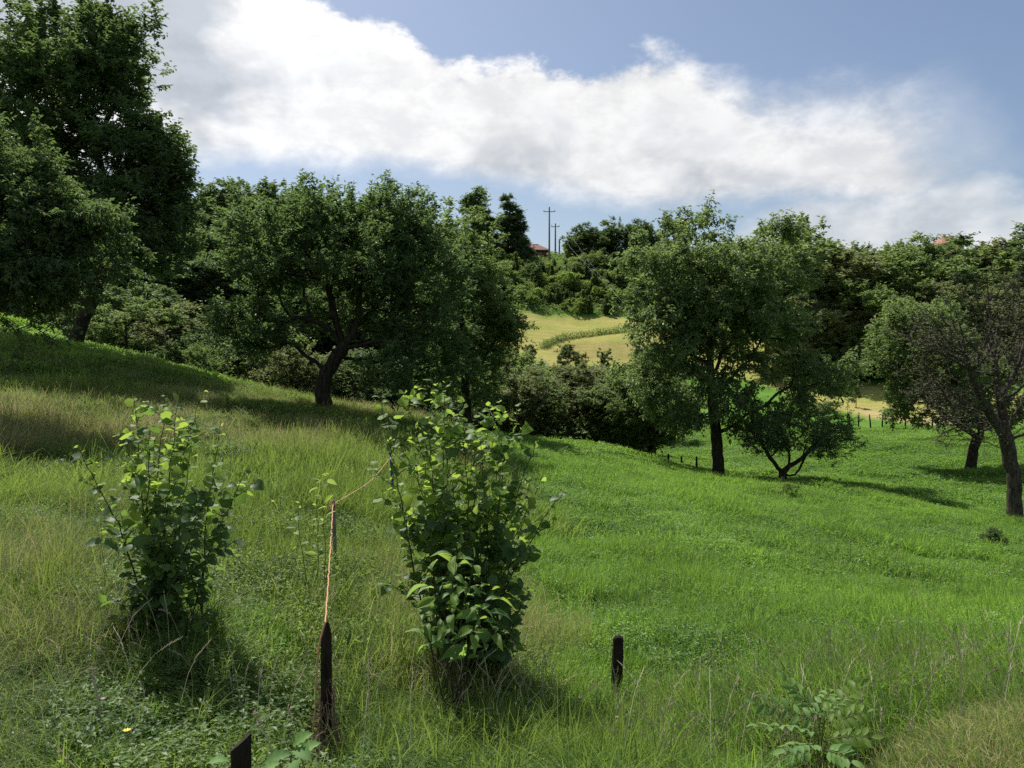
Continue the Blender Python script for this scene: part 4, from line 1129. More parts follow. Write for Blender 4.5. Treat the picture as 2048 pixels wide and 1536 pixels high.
# row in the gully behind the crest (left to right)
gully = [(250, 590, 40, 'skirt', 'leaf_mid', 1.0, 'round tree with thin trunk just behind the crest, right of the slanting trunk'), (330, 600, 44, 'skirt', 'leaf_olive', 1.1, 'leafy tree behind the crest between slanting trunk and dark hill'),
    (205, 560, 48, 'skirt', 'leaf_dark', 1.1, 'tree behind the slanting trunk, half hidden'), (300, 560, 52, 'skirt', 'leaf_dark', 1.1, 'dark tree rising behind the crest on the left'),
    (405, 688, 37, 'shrub', 'leaf_mid', .55, 'rounded bush on the crest left of the fruit tree'), (440, 600, 52, 'skirt', 'leaf_dark', .9, 'dark tree in the gully beyond the rounded bush'),
    (500, 690, 40, 'shrub', 'leaf_olive', .6, 'olive bush behind the crest under the drooping fruit tree branch'), (560, 650, 42, 'shrub', 'leaf_mid', .6, 'pale bush behind the crest left of the fruit tree trunk'),
    (600, 690, 38, 'shrub', 'leaf_olive', .6, 'bush right behind the fruit tree trunk on the left'), (700, 700, 40, 'shrub', 'leaf_dark', .8, 'dark bush behind the fruit tree trunk on the right'),
    (770, 730, 38, 'shrub', 'leaf_dark', .8, 'low dark bush behind the crest right of the fruit tree'), (850, 740, 40, 'shrub', 'leaf_dark', .8, 'dark bush between the fruit tree and the lighter tree'),
    (620, 560, 60, 'skirt', 'leaf_dark', 1.0, 'dark tree deep in the gully behind the fruit tree'), (740, 560, 60, 'skirt', 'leaf_dark', 1.0, 'another dark tree deep in the gully behind the fruit tree crown'),
    (860, 600, 62, 'skirt', 'leaf_dark', 1.0, 'dark gully tree behind the lighter orchard tree'), (540, 600, 56, 'skirt', 'leaf_dark', .9, 'dark gully tree left of the fruit tree crown'),
    (1035, 715, 41, 'skirt', 'leaf_olive', .9, 'bushy tree just right of the lighter orchard tree'), (1090, 740, 43, 'skirt', 'leaf_mid', 1.0, 'bushy tree beyond the crest above the second bush'),
    (1150, 722, 45, 'skirt', 'leaf_olive', 1.0, 'broad bushy tree below the golden field'), (1205, 765, 43, 'skirt', 'leaf_mid', .9, 'bushy tree between the golden field and the thick trunk'),
    (1235, 745, 48, 'skirt', 'leaf_mid', .9, 'bushy tree left of the short thick trunk'), (985, 760, 40, 'skirt', 'leaf_mid', .9, 'low tree behind the second bush'),
    (1255, 820, 46, 'shrub', 'leaf_mid', .6, 'low bush left of the short thick trunk'), (1350, 700, 76, 'skirt', 'leaf_mid', 1.0, 'tree beyond the walnut at the foot of the hill'),
    (1300, 690, 80, 'skirt', 'leaf_dark', .9, 'tree beyond the smaller leafy tree at the foot of the hill'), (1640, 800, 62, 'shrub', 'leaf_mid', .8, 'bush behind the low forked tree')]
for px, py, d, k, m_, w_, lab in gully:
    if k == 'shrub': place(k, m_, px, py, d, lab, None, w_ * 1.7, 'crest_bush', 'bush')
    else: place(k, m_, px, py, d, lab, None, w_ * 1.35, 'gully_tree', 'tree')

# the depth of both woods, row behind row up to the skyline
frng = np.random.RandomState(19)
SKY_L = ([-120, 0, 330, 400, 470, 560, 600, 700, 820, 905], [400, 420, 392, 362, 362, 356, 390, 440, 462, 462])
SKY_R = ([1300, 1480, 1600, 1700, 1800, 2048, 2160], [462, 472, 484, 492, 486, 478, 470])
for i in range(58):
    px = frng.uniform(-120, 900); d = frng.uniform(62, 150) if px > 620 else frng.uniform(56, 118)
    f_ = foot(px, d); limit = np.interp(px, *SKY_L) + frng.uniform(4, 34)
    h = min(U(px, limit, d)[2] - f_[2], frng.uniform(9, 14))
    if h < 5: continue
    where = 'far left of' if px < 200 else 'left part of' if px < 380 else 'in the middle of' if px < 600 else 'at the right end of'
    depth = 'the front' if d < 85 else 'the depth' if d < 110 else 'the highest rows'
    lab = '%s dark tree in %s %s the left wood' % ('tall' if h > 11.5 else 'short' if h < 9 else 'mid sized', depth, where)
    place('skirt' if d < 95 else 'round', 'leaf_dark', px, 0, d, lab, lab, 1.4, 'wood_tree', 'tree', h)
for i in range(90):
    px = frng.uniform(1300, 2170); d = frng.uniform(100, 165) if px < 1600 else frng.uniform(88, 150)
    f_ = foot(px, d); limit = np.interp(px, *SKY_R) + frng.uniform(2, 26)
    h = min(U(px, limit, d)[2] - f_[2], frng.uniform(10, 15))
    if px < 1560 and d < 139: h = 0
    if h < 4: continue
    m_ = frng.choice(['leaf_dark', 'leaf_mid', 'leaf_olive'])
    where = 'behind the walnut crown' if px < 1600 else 'above the dark hollow' if px < 1800 else 'behind the half dead tree'
    lab = '%s tree %s of the right wood %s' % ({'leaf_dark': 'dark', 'leaf_mid': 'mid green', 'leaf_olive': 'olive green'}[m_], 'in the front rows' if d < 115 else 'in the rear rows', where)
    place(frng.choice(['skirt', 'round']) if d < 110 else 'round', m_, px, 0, d, lab, lab, 1.35, 'wood_tree', 'tree', h)
# more bushes filling the gully beyond the crest
for i in range(46):
    px = frng.uniform(330, 1290); d = frng.uniform(40, 72) if px < 900 else frng.uniform(44, 80)
    h = frng.uniform(2.2, 4.6) if d < 55 else frng.uniform(3.5, 6.5)
    m_ = frng.choice(['leaf_mid', 'leaf_olive']) if px > 980 else frng.choice(['leaf_dark', 'leaf_mid', 'leaf_mid', 'leaf_olive'])
    where = 'left of the fruit tree' if px < 600 else 'behind the fruit tree' if px < 830 else 'behind the lighter orchard tree' if px < 1020 else 'below the golden field'
    lab = '%s bush in the gully %s%s' % ({'leaf_dark': 'dark', 'leaf_mid': 'mid green', 'leaf_olive': 'olive'}[m_], where, ', near the crest' if d < 52 else ', farther down')
    if px > 1020: h = min(h, U(px, 722 + frng.uniform(0, 40), d)[2] - foot(px, d)[2])
    if h < 1: continue
    place('shrub', m_, px, 0, d, lab, lab, 1.2, 'gully_bush', 'bush', h)

# small plants out on the green meadow
place('shrub', 'leaf_bright', 1580, 990, 24.5, 'small pale green bush alone on the meadow before the forked tree', None, .8, 'meadow_bush', 'bush')
place('shrub', 'leaf_dark', 1995, 1058, 18.5, 'small dark bush on the meadow near the right edge', None, 1.0, 'meadow_bush', 'bush')

# line of low green growth along the terrace edge of the golden field
def terrace():
    rng = np.random.RandomState(3)
    pts = smooth_path([np.array([*(U(px, 700, d)[:2]), 0]) for px, d in ((1085, 117), (1110, 121.5), (1140, 124), (1190, 125.5), (1250, 127), (1330, 128))], .25, rng)
    C = np.array(pts); C = np.repeat(C, 42, 0) + rng.normal(0, .38, (len(C) * 42, 3)) * [1, 1, 0]
    C[:, 2] = ground_z(C[:, 0], C[:, 1]) + rng.rand(len(C)) ** 1.5 * .9
    n = len(C); D = rng.normal(size=(n, 3)); Nn = rng.normal(0, .6, (n, 3)) + [0, 0, 1]
    o = link('weeds', leaves_mesh('weeds', C, D, Nn, rng.uniform(.15, .4, n), rng.uniform(.06, .16, n), rng.rand(n), M['leaf_mid']))
    tag(o, 'low green weeds along the terrace edge crossing the golden field', 'weeds', kind='stuff')


terrace()


def undergrowth():
    """low leafy ground cover under the woods and scrub"""
    rng = np.random.RandomState(8)
    for (n, p0, p1, d0, d1, m_, lab, hh, ls) in ((30000, 960, 1320, 138, 182, 'leaf_mid', 'tangled undergrowth between the bushes of the hillside', 1.1, .42), (16000, -150, 960, 60, 160, 'leaf_dark', 'dark undergrowth on the floor of the left wood', 1.0, .55),
                                         (14000, 1300, 2200, 92, 175, 'leaf_dark', 'dark undergrowth on the floor of the right wood', 1.0, .5), (16000, 380, 1300, 39, 84, 'leaf_mid', 'nettles and brambles filling the gully beyond the crest', .9, .28)):
        px = rng.uniform(p0, p1, n); d = np.sqrt(rng.uniform(d0 ** 2, d1 ** 2, n)); x = (px - 1024) / F * d; y = d
        if d0 > 90 and p0 > 1200: k = ~((px < 1640) & (d < 139)); x, y = x[k], y[k]
        if d0 > 130: k = (zones(x, y)[1] < .3); x, y = x[k], y[k]
        n = len(x); lump = fbm(x * .35, y * .35, 3, 71)
        C = np.stack([x, y, ground_z(x, y) + rng.rand(n) * hh * (.25 + 1.4 * lump)], -1)
        o = link('undergrowth', leaves_mesh('undergrowth', C, rng.normal(size=(n, 3)) * [1, 1, .5], rng.normal(0, .6, (n, 3)) + [0, 0, 1], rng.uniform(.6, 1.3, n) * ls, rng.uniform(.3, .7, n) * ls, rng.rand(n), M[m_])); tag(o, lab, 'undergrowth', kind='stuff')


undergrowth()
print('background', round(time.time() - T0, 1))


# ------------------------------------------------------------------ houses, poles, wires
def box(x0, x1, y0, y1, z0, z1):
    V = [(x, y, z) for z in (z0, z1) for y in (y0, y1) for x in (x0, x1)]
    return np.array(V, float), np.array([(0, 2, 3, 1), (4, 5, 7, 6), (0, 1, 5, 4), (2, 6, 7, 3), (0, 4, 6, 2), (1, 3, 7, 5)])


def house(name, px, ridge_py, d, wid, label, tile, seed, rot=0.0):
    f = foot(px, d); zr = U(px, ridge_py, d)[2]; z0 = f[2] - .5
    root = link(name, None); root.location = (f[0], f[1], z0); root.rotation_euler = (0, 0, rot); tag(root, label, 'house')
    H = zr - z0; eave = H - 1.5; dep = 6.5; w = wid / 2
    link('wall', mesh_np('wall', *box(-w, w, -dep / 2, dep / 2, 0, eave), M['boards'] if tile == 'tile' else M['render']), root)
    g = .75
    # hipped roof: slabs with raised tile ribs
    top = [(-w * .55, 0, H), (w * .55, 0, H)]
    e = [(-w - g, -dep / 2 - g, eave - .1), (w + g, -dep / 2 - g, eave - .1), (w + g, dep / 2 + g, eave - .1), (-w - g, dep / 2 + g, eave - .1)]
    V = e + top + [(x, y, z - .16) for x, y, z in e]
    Fs = [np.array([(0, 1, 5, 4), (2, 3, 4, 5), (6, 9, 8, 7), (0, 6, 7, 1), (1, 7, 8, 2), (2, 8, 9, 3), (3, 9, 6, 0)]), np.array([(1, 2, 5), (3, 0, 4)])]
    roof = link('roof', mesh_np('roof', np.array(V), Fs, M[tile]), root)
    parts = []
    k = int(wid / .32)
    for i in range(k + 1):
        x = -w - g + (wid + 2 * g) * i / k; xt = np.clip(x, -w * .55, w * .55); fr = 1.0
        if abs(x) > w * .55: fr = (w + g - abs(x)) / (w + g - w * .55)
        a = np.array([x, -dep / 2 - g, eave - .06]); bb = np.array([x, -dep / 2 - g + (dep / 2 + g) * fr, eave - .06 + (H - eave + .1) * fr])
        if fr > .05: parts.append(tube_path([a, bb], [.055, .055], 5))
    rb = link('tile_rib', mesh_np('tile_rib', *join(parts), M[tile]), roof); tag(rb, kind='stuff')
    link('ridge_cap', mesh_np('ridge_cap', *tube_path([top[0], top[1]], [.12, .12], 6), M[tile]), roof)
    for x in (-w * .5, w * .45):
        wn = link('window', mesh_np('window', *box(x - .5, x + .5, -dep / 2 - .05, -dep / 2 + .02, eave - 1.9, eave - .7), M['render']), root)
        link('pane', mesh_np('pane', *box(x - .4, x + .4, -dep / 2 - .07, -dep / 2 - .045, eave - 1.8, eave - .8), M['glass']), wn)
    link('chimney', mesh_np('chimney', *box(-w * .3 - .25, -w * .3 + .25, -.25, .25, H - .6, H + .5), M['render']), roof)


house('hilltop_house', 1063, 489, 176, 5.4, 'brown house with ribbed rusty roof on the hilltop between trees and poles', 'tile', 1, .12)
house('ridge_house', 1886, 474, 150, 3.4, 'house on the ridge whose orange roof tip shows above the wood', 'tile_orange', 2, -.1)


def pole(px, base_py, top_py, d, arms, label):
    f = foot(px, d); top = U(px, top_py, d)[2]; h = top - f[2]
    o = link('utility_pole', None); o.location = tuple(f); tag(o, label, 'pole', 'poles on the hilltop')
    link('mast', mesh_np('mast', *tube_path([(0, 0, -.5), (0, 0, h * .5), (0, 0, h)], [.21, .18, .14], 10), M['concrete'], None, True), o)
    pts = []
    for k, (dz, hw) in enumerate(arms):
        link('crossarm', mesh_np('crossarm', *box(-hw, hw, -.07, .07, h - dz - .07, h - dz + .07), M['steel']), o)
        for x in (-hw * .9, hw * .9):
            link('insulator', mesh_np('insulator', *tube_path([(x, 0, h - dz + .07), (x, 0, h - dz + .14), (x, 0, h - dz + .2), (x, 0, h - dz + .32)], [.03, .08, .05, .07], 8), M['glass'], None, True), o)
            pts.append(np.array([f[0] + x, f[1], f[2] + h - dz + .32]))
    return pts, np.array([f[0], f[1], top])


pa, ta = pole(1098, 515, 414, 168, [(.95, 1.25)], 'tallest of the three poles on the hilltop, with crossarm')
pb, tb = pole(1110, 517, 447, 176, [(.7, .9)], 'middle sized pole with crossarm behind the tallest one')
pc, tc_ = pole(1118, 512, 478, 178, [], 'shortest pole on the hilltop, without crossarm')


def cable(a, b, sag, r, label):
    ts = np.linspace(0, 1, 25); P = [a + (b - a) * t - np.array([0, 0, 4 * sag * t * (1 - t)]) for t in ts]
    o = link('overhead_wire', mesh_np('overhead_wire', *tube_path(P, [r] * 25, 4), M['cable'], None, True)); tag(o, label, 'wire', 'wires running down the hillside')


E = U(1275, 640, 122)
cable(pa[0], U(1236, 590, 118), 1.2, .006, 'upper left overhead wire crossing in front of the hillside scrub')
cable(pa[1], U(1280, 640, 112), 1.2, .008, 'longest overhead wire slanting down the hillside to the walnut')
cable(pb[0], U(1228, 570, 130), 1.0, .006, 'thin overhead wire from the shorter pole down the hillside')
cable(pa[0], pb[0], .2, .008, 'wire between the two hilltop poles with crossarms')
print('built', round(time.time() - T0, 1))


# ------------------------------------------------------------------ fences and posts
def far_fence(name, cols, label, h, wires):
    f0 = foot(*cols[0]); o = link(name, None); o.location = tuple(f0); tag(o, label, 'fence'); rng = np.random.RandomState(len(cols))
    tops = []
    for px, d in cols:
        f = foot(px, d) - f0; ln = rng.normal(0, .04, 2); hh = h * rng.uniform(.85, 1.1)
        p = [f - [0, 0, .2], f + [ln[0] * .5, ln[1] * .5, hh * .5], f + [ln[0], ln[1], hh]]
        v, q = tube_path(p, [.06, .055, .045], 7); q = q
        v = np.vstack([v, [p[-1] + np.array([0, 0, .03])]])
        link('post', mesh_np('post', v, q, M['post'], None, True), o); tops.append(p[-1])
    for k in range(wires):
        W = [t - np.array([0, 0, .12 + .35 * k]) + [0, -.05, 0] for t in tops]
        link('wire', mesh_np('wire', *tube_path(W, [.006] * len(W), 4), M['wire']), o)


far_fence('far_fence', [(1700, 60), (1718, 60), (1743, 59.5), (1765, 59.5), (1787, 59), (1812, 58.5), (1838, 58), (1866, 57.5)], 'row of short dark posts crossing the far edge of the green meadow', 1.1, 2)
far_fence('low_fence', [(1258, 44), (1281, 43), (1338, 41.5), (1365, 40.5), (1395, 40)], 'few thin stakes standing behind the short thick trunk left of the walnut', .8, 1)


def post(name, px, d, top_py, w, label, material, tip, lean=(0, 0), sides=12, seed=0, extra=.5):
    """a wooden post split from a log: slightly irregular section; tip 'round' or 'cut' (slanted)"""
    f = foot(px, d); top = U(px, top_py, d); H = top[2] - f[2]
    rng = np.random.RandomState(seed)
    o = link(name, None); o.location = (top[0], top[1], f[2]); tag(o, label, 'fence post')
    ang = np.arange(sides) / sides * 2 * math.pi; rr = w / 2 * (1 + rng.uniform(-.12, .12, sides))
    zs = np.array([-.4] + list(np.linspace(0, 1, 9)[:]) ) * 1.0
    V = []; lv = [-.35] + list(np.linspace(0, H, 10))
    for z in lv:
        k = 1 + .06 * math.sin(z * 9 + seed) ; cx = lean[0] * (z - H); cy = lean[1] * (z - H)
        for a, r_ in zip(ang, rr):
            r2 = r_ * k * (1 + rng.normal(0, .015)); x, y = math.cos(a) * r2, math.sin(a) * r2 * .85
            zz = z
            if tip == 'cut' and z > H - .001:
                zz = H - (1 - (x / (w / 2) + 1) / 2) * w * .85; 
            if tip == 'cut' and H - .3 < z <= H - .001: zz = min(z, H - (1 - (x / (w / 2) + 1) / 2) * w * .85 - .002 * (H - z))
            V.append((cx + x, cy + y, zz))
    n = sides; m_ = len(lv)
    if tip == 'round':
        for kk, dz in ((.86, .012), (.5, .022)):
            for a, r_ in zip(ang, rr): V.append((math.cos(a) * r_ * kk, math.sin(a) * r_ * kk * .85, H + dz + rng.normal(0, .002)))
        m_ += 2
    if tip == 'point':
        V[-n:] = [(vx * .22 + w * .12, vy * .3, H) for vx, vy, vz in V[-n:]]
        # the level below keeps full width and sits where the taper begins
        lo = (m_ - 2) * n
        for q in range(n): V[lo + q] = (V[lo + q][0], V[lo + q][1], H - w * 1.25)
    Fq = [(j * n + i, j * n + (i + 1) % n, (j + 1) * n + (i + 1) % n, (j + 1) * n + i) for j in range(m_ - 1) for i in range(n)]
    V.append(tuple(np.mean(V[-n:], 0) + np.array([0, 0, .003]))); c = len(V) - 1
    cap = [((m_ - 1) * n + i, (m_ - 1) * n + (i + 1) % n, c) for i in range(n)]
    link('shaft', mesh_np('shaft', np.array(V), [np.array(Fq), np.array(cap)], M[material]), o)
    return o, np.array([top[0], top[1], top[2]])


pA, topA = post('fence_post', 652, 5.0, 1243, .072, 'narrow pointed post wrapped in dead vines, orange twine tied to its tip', 'post', 'point', (.01, 0), seed=3)
pB, topB = post('fence_post', 1237, 6.4, 1277, .085, 'dark round topped post at the edge of the green meadow', 'post', 'round', (.03, 0), seed=5)
pC, topC = post('fence_post', 480, 3.3, 1467, .088, 'thick post with slanted top at the bottom edge of the photo', 'post', 'cut', (0, 0), seed=8)
pD, topD = post('wooden_stake', 667, 8.6, 1004, .045, 'thin silvery stake on the slope that the orange twine bends round', 'greywood', 'round', (-.02, 0), sides=8, seed=9)

# blue plastic stake with black foot peg
f = foot(786, 12.8); tp = U(782, 908, 12.8)
o = link('electric_fence_stake', None); o.location = tuple(f); tag(o, 'blue plastic stake left of the second bush, orange twine tied to it', 'stake')
h = tp[2] - f[2]
link('shaft', mesh_np('shaft', *tube_path([(0, 0, -.15), (-.015, 0, h * .5), (tp[0] - f[0], 0, h)], [.028, .028, .026], 6), M['blue'], None, True), o)
link('cap', mesh_np('cap', *tube_path([(tp[0] - f[0], 0, h), (tp[0] - f[0], 0, h + .03), (tp[0] - f[0], 0, h + .05)], [.036, .034, .015], 8), M['black'], None, True), o)
for k in range(3):
    link('clip', mesh_np('clip', *tube_path([(-.015, -.03, h * (.4 + .2 * k)), (-.015, -.08, h * (.4 + .2 * k) + .015), (-.015, -.085, h * (.4 + .2 * k) + .05)], [.012, .01, .008], 5), M['blue']), o)


def twine():
    rng = np.random.RandomState(2)
    a = topA + [0, -.02, 0]; bstake = topD + [0, -.03, -.02]; e = tp + np.array([0, 0, -.04])
    parts = []
    # hangs in loose loops down the near post, runs to the stake, then to the blue one
    down = [a + [.0, -.01, 0], a + [-.03, -.035, -.12], a + [-.045, -.045, -.3], a + [-.055, -.05, -.5], a + [-.07, -.07, -.75], a + [-.075, -.07, -1.0]]
    run = [a, a * .5 + bstake * .5 - [0, 0, .03], bstake]
    run2 = [bstake, bstake * .45 + e * .55 - [0, 0, .10], e]
    for pth, r0 in ((down, .005), (run, .0042), (run2, .0038)):
        P = np.array(smooth_path(pth, .06, rng, .002)); t = np.arange(len(P)) * 1.9
        for ph in (0, 2.1, 4.2):       # three twisted strands
            off = np.stack([np.cos(t + ph), np.sin(t + ph) * .5, np.sin(t + ph)], -1) * r0 * .8
            parts.append(tube_path(P + off, np.full(len(P), r0 * .62), 4))
    # frayed knot at the stake
    for k in range(8):
        d_ = rng.normal(0, .05, 3); parts.append(tube_path([bstake, bstake + d_ * .6 + [0, 0, .02], bstake + d_ + [0, 0, -.01]], [.003, .0025, .001], 4))
    o = link('baling_twine', mesh_np('baling_twine', *join(parts), M['twine'])); tag(o, 'orange baling twine strung from the vine wrapped post over the slope to the blue stake', 'twine')


twine()


def dead_vine():
    rng = np.random.RandomState(21)
    base = topA.copy(); parts = []; g = gz(topA[0], topA[1])
    for k in range(95):
        a0 = rng.uniform(0, 6.28); zt = base[2] - rng.uniform(.38, .95); zb = g - .02; turns = rng.normal(0, .8)
        P = []
        for t in np.linspace(0, 1, 12):
            z = zt + (zb - zt) * t; r_ = .045 + .085 * t * t * rng.uniform(.4, 1.4) + rng.normal(0, .006)
            P.append((base[0] + math.cos(a0 + turns * t * 3) * r_, base[1] + math.sin(a0 + turns * t * 3) * r_, z))
        parts.append(tube_path(P, np.full(12, rng.uniform(.0015, .004)), 4))
    for k in range(60):       # tangle to the left of the post and curled ends
        c = base + np.array([rng.uniform(-.45, .1), rng.uniform(-.1, .1), -rng.uniform(.75, 1.1)]); P = [c]
        d = nrm(rng.normal(size=3))
        for i in range(9): d = nrm(d + rng.normal(0, .55, 3)); P.append(P[-1] + d * .045)
        parts.append(tube_path(P, np.full(10, rng.uniform(.0012, .0028)), 4))
    for k in range(12):
        c = base + np.array([rng.uniform(.03, .06), -.03, -rng.uniform(.3, .5)]); P = [c]; d = nrm(rng.normal(size=3))
        for i in range(9): d = nrm(d + rng.normal(0, .6, 3)); P.append(P[-1] + d * .02)
        parts.append(tube_path(P, np.full(10, .0015), 4))
    o = link('dead_vine', mesh_np('dead_vine', *join(parts), M['vine'])); tag(o, 'tangle of brown dead vines clinging to the pointed post', 'vine', kind='stuff')


dead_vine()


def barbed_wire():
    rng = np.random.RandomState(4)
    z = topA[2] - .77
    P = smooth_path([topA + [-.35, .05, -.80], topA + [-.05, -.06, -.78], topA + [.12, -.05, -.78], topA + [.3, .1, -.75], topB + [-.04, -.05, -.42]], .08, rng, .004)
    parts = [tube_path(P, np.full(len(P), .0022), 4)]
    for i in range(2, len(P), 2):
        for s in (-1, 1): parts.append(tube_path([P[i] - np.array([s * .008, 0, .018]), P[i] + np.array([s * .008, 0, .018])], [.0012, .0012], 3))
    o = link('barbed_wire', mesh_np('barbed_wire', *join(parts), M['wire'])); tag(o, 'rusty barbed wire sagging from the vine wrapped post to the round topped one', 'wire')


barbed_wire()


# ------------------------------------------------------------------ near bushes with single leaves
def leaf_shape(outline, L, fold, droop, cup, seed, material, name='leaf', serr=0.0):
    """outline: list of (t along, half width) in units of L; folded on the midrib, drooping at the tip"""
    rng = np.random.RandomState(seed); V = []
    for i, (t, w_) in enumerate(outline):
        z = -droop * t * t + cup * math.sin(t * 3.1)
        jag = 1 + serr * (1 if i % 2 else -1)
        V += [(w_ * jag * L, t * L, (z + fold * w_) * L), (0, t * L, z * L), (-w_ * jag * rng.uniform(.92, 1.08) * L, t * L, (z + fold * w_ * rng.uniform(.7, 1.3)) * L)]
    Fq = []
    for i in range(len(outline) - 1):
        b_ = i * 3; Fq += [(b_, b_ + 3, b_ + 4, b_ + 1), (b_ + 1, b_ + 4, b_ + 5, b_ + 2)]
    # short leaf stalk
    V = np.array(V); Fq = np.array(Fq); st = tube_path([(0, -.22 * L, .02 * L), (0, 0.01, 0)], [.0012, .0012], 3)
    V, Fq = join([(V, Fq), st])
    return V, Fq


ROUND = [(-.02, .02), (-.07, .26), (.04, .42), (.2, .50), (.4, .53), (.58, .50), (.75, .38), (.88, .20), (1.0, .01)]
LANCE = [(0, .01), (.12, .09), (.3, .17), (.5, .205), (.68, .17), (.84, .09), (1.0, .005)]
OVAL = [(0, .01), (.1, .13), (.3, .23), (.5, .25), (.7, .20), (.87, .10), (1.0, .005)]


def leaf_frames(C, D, Nn):
    D = nrm(D); S = nrm(np.cross(D, Nn)); N2 = np.cross(S, D)
    return S, D, N2


def emit_leaves(root, shapes, mats, C, D, Nn, L, young, maxparts, part_name='leaf'):
    """the leaves that show largest are objects of their own, the rest one mesh"""
    S, D, N2 = leaf_frames(C, D, Nn)
    base = np.array(root.location)
    loc = C + base
    # size in view, favouring the camera's side of the bush
    score = L / np.linalg.norm(loc, axis=1) * (1 + .6 * (young > .5)) * (1 - .25 * (C[:, 1] > np.median(C[:, 1])))
    order = np.argsort(-score); top, rest = order[:maxparts], order[maxparts:]
    rng = np.random.RandomState(len(C)); pool = {}
    for i in top:
        y = int(young[i] > .5); k = rng.randint(len(shapes)); vb = rng.randint(3)
        if (y, k, vb) not in pool:
            V, Fq = shapes[k]; pool[(y, k, vb)] = mesh_np(part_name, V, Fq, M[mats[y]], dict(v=np.full(len(V), (.15, .5, .85)[vb])), True)
        o = link(part_name, pool[(y, k, vb)], root)
        m_ = np.eye(4); m_[:3, 0], m_[:3, 1], m_[:3, 2] = S[i] * L[i], D[i] * L[i], N2[i] * L[i]; m_[:3, 3] = C[i]
        o.matrix_local = Matrix(m_.tolist())
    for y in (0, 1):
        idx = [i for i in rest if int(young[i] > .5) == y]
        if not idx: continue
        Vs, Fs, vv, o_ = [], [], [], 0
        ks = rng.randint(0, len(shapes), len(idx))
        for i, k in zip(idx, ks):
            V, Fq = shapes[k]; Vw = C[i] + (V[:, :1] * S[i] + V[:, 1:2] * D[i] + V[:, 2:] * N2[i]) * L[i]
            Vs.append(Vw); Fs.append(Fq + o_); o_ += len(V); vv.append(np.full(len(V), rng.rand()))
        o = link('foliage', mesh_np('foliage', np.vstack(Vs), np.vstack(Fs), M[mats[y]], dict(v=np.concatenate(vv)), True), root); tag(o, kind='stuff')


def bush(name, label, base, tips, seed, side, leaf_len, shapes, mats, spacing=.055, spread=.18, low=.12, stem_r=.009, side_len=(.15, .38), young_top=.78, maxparts=300, start_leaf=.25, stem_mat='twig', bend=.5, extra_fill=0):
    """multi-stemmed bush; tips are world points the main stems reach"""
    rng = np.random.RandomState(seed); base = np.asarray(base, float)
    root = link(name, None); root.location = tuple(base); tag(root, label, 'bush' if 'sapling' not in name and 'plant' not in name else 'plant')
    parts, C, D, Nn, L, Yg = [], [], [], [], [], []
    tips = [np.asarray(t) - base for t in tips]; zmax = max(t[2] for t in tips)
    def leafy(path, t0, dens, topness):
        P = np.array(path); seg = np.linalg.norm(np.diff(P, axis=0), axis=1); tot = seg.sum(); k = max(1, int(tot * (1 - t0) / dens)); cum = np.concatenate([[0], np.cumsum(seg)])
        az = rng.uniform(0, 6.28)
        for j in range(k):
            t = t0 + (1 - t0) * (j + rng.uniform(.2, .8)) / k; s = t * tot; q = min(len(seg) - 1, int(np.searchsorted(cum, s) - 1)); q = max(q, 0)
            p = P[q] + (P[q + 1] - P[q]) * ((s - cum[q]) / max(seg[q], 1e-6)); ax = nrm(P[q + 1] - P[q]); az += math.pi + rng.normal(0, .35)
            hx = np.array([math.cos(az), math.sin(az), 0]); hx = nrm(hx - ax * hx.dot(ax) * .6)
            dd = nrm(hx + ax * rng.uniform(.1, .6) + np.array([0, 0, rng.uniform(-.35, .15)]))
            ll = leaf_len * rng.uniform(.5, 1.35) * (1 - .35 * max(0, t - .8) / .2)
            C.append(p + dd * ll * .2); D.append(dd); Nn.append(nrm(np.array([0, -.25, .8]) + rng.normal(0, .62, 3) + ax * .3)); L.append(ll)
            Yg.append(1.0 if (topness > young_top and t > .35 and rng.rand() < .35 + .6 * min(1, max(0, (topness - young_top) / .3))) or (t > .8 and topness > .55 and rng.rand() < .5) or rng.rand() < .02 else 0.0)
    for t in tips:
        r0 = np.array([rng.uniform(-1, 1) * spread, rng.uniform(-1, 1) * spread, 0]); m1 = r0 + (t - r0) * .45 + np.array([-(t - r0)[0] * .12 * bend, 0, (t[2]) * .06 * bend]) + rng.normal(0, .03, 3)
        P = smooth_path([r0, m1, t], .09, rng, .006); n_ = len(P)
        parts.append(tube_path(P, np.linspace(stem_r, stem_r * .22, n_), 6))
        top = t[2] / zmax
        leafy(P, start_leaf + .1, spacing, top)
        ns = side if isinstance(side, int) else side
        for s in range(int(ns * np.linalg.norm(t) / 2.0)):
            u = rng.uniform(low, .93) ** .8; p = P[min(n_ - 2, int(u * n_))]; a = rng.uniform(0, 6.28)
            dv = nrm(np.array([math.cos(a), math.sin(a), rng.uniform(.2, .9)])); ln = rng.uniform(*side_len) * (1.25 - u * .6)
            Q = [p, p + dv * ln * .5 + rng.normal(0, .01, 3), p + dv * ln + np.array([0, 0, ln * .12])]
            parts.append(tube_path(smooth_path(Q, .07, rng, .003), np.linspace(stem_r * .4, stem_r * .15, len(smooth_path(Q, .07, np.random.RandomState(0)))), 4))
            leafy(Q, .12, spacing * .85, (p[2] + dv[2] * ln) / zmax)
    st = link('stem', mesh_np('stem', *join(parts), M[stem_mat], None, True), root)
    C, D, Nn, L, Yg = map(np.array, (C, D, Nn, L, Yg))
    emit_leaves(root, shapes, mats, C, D, Nn, L, Yg, maxparts)
    print(name, 'leaves', len(C))
    return root


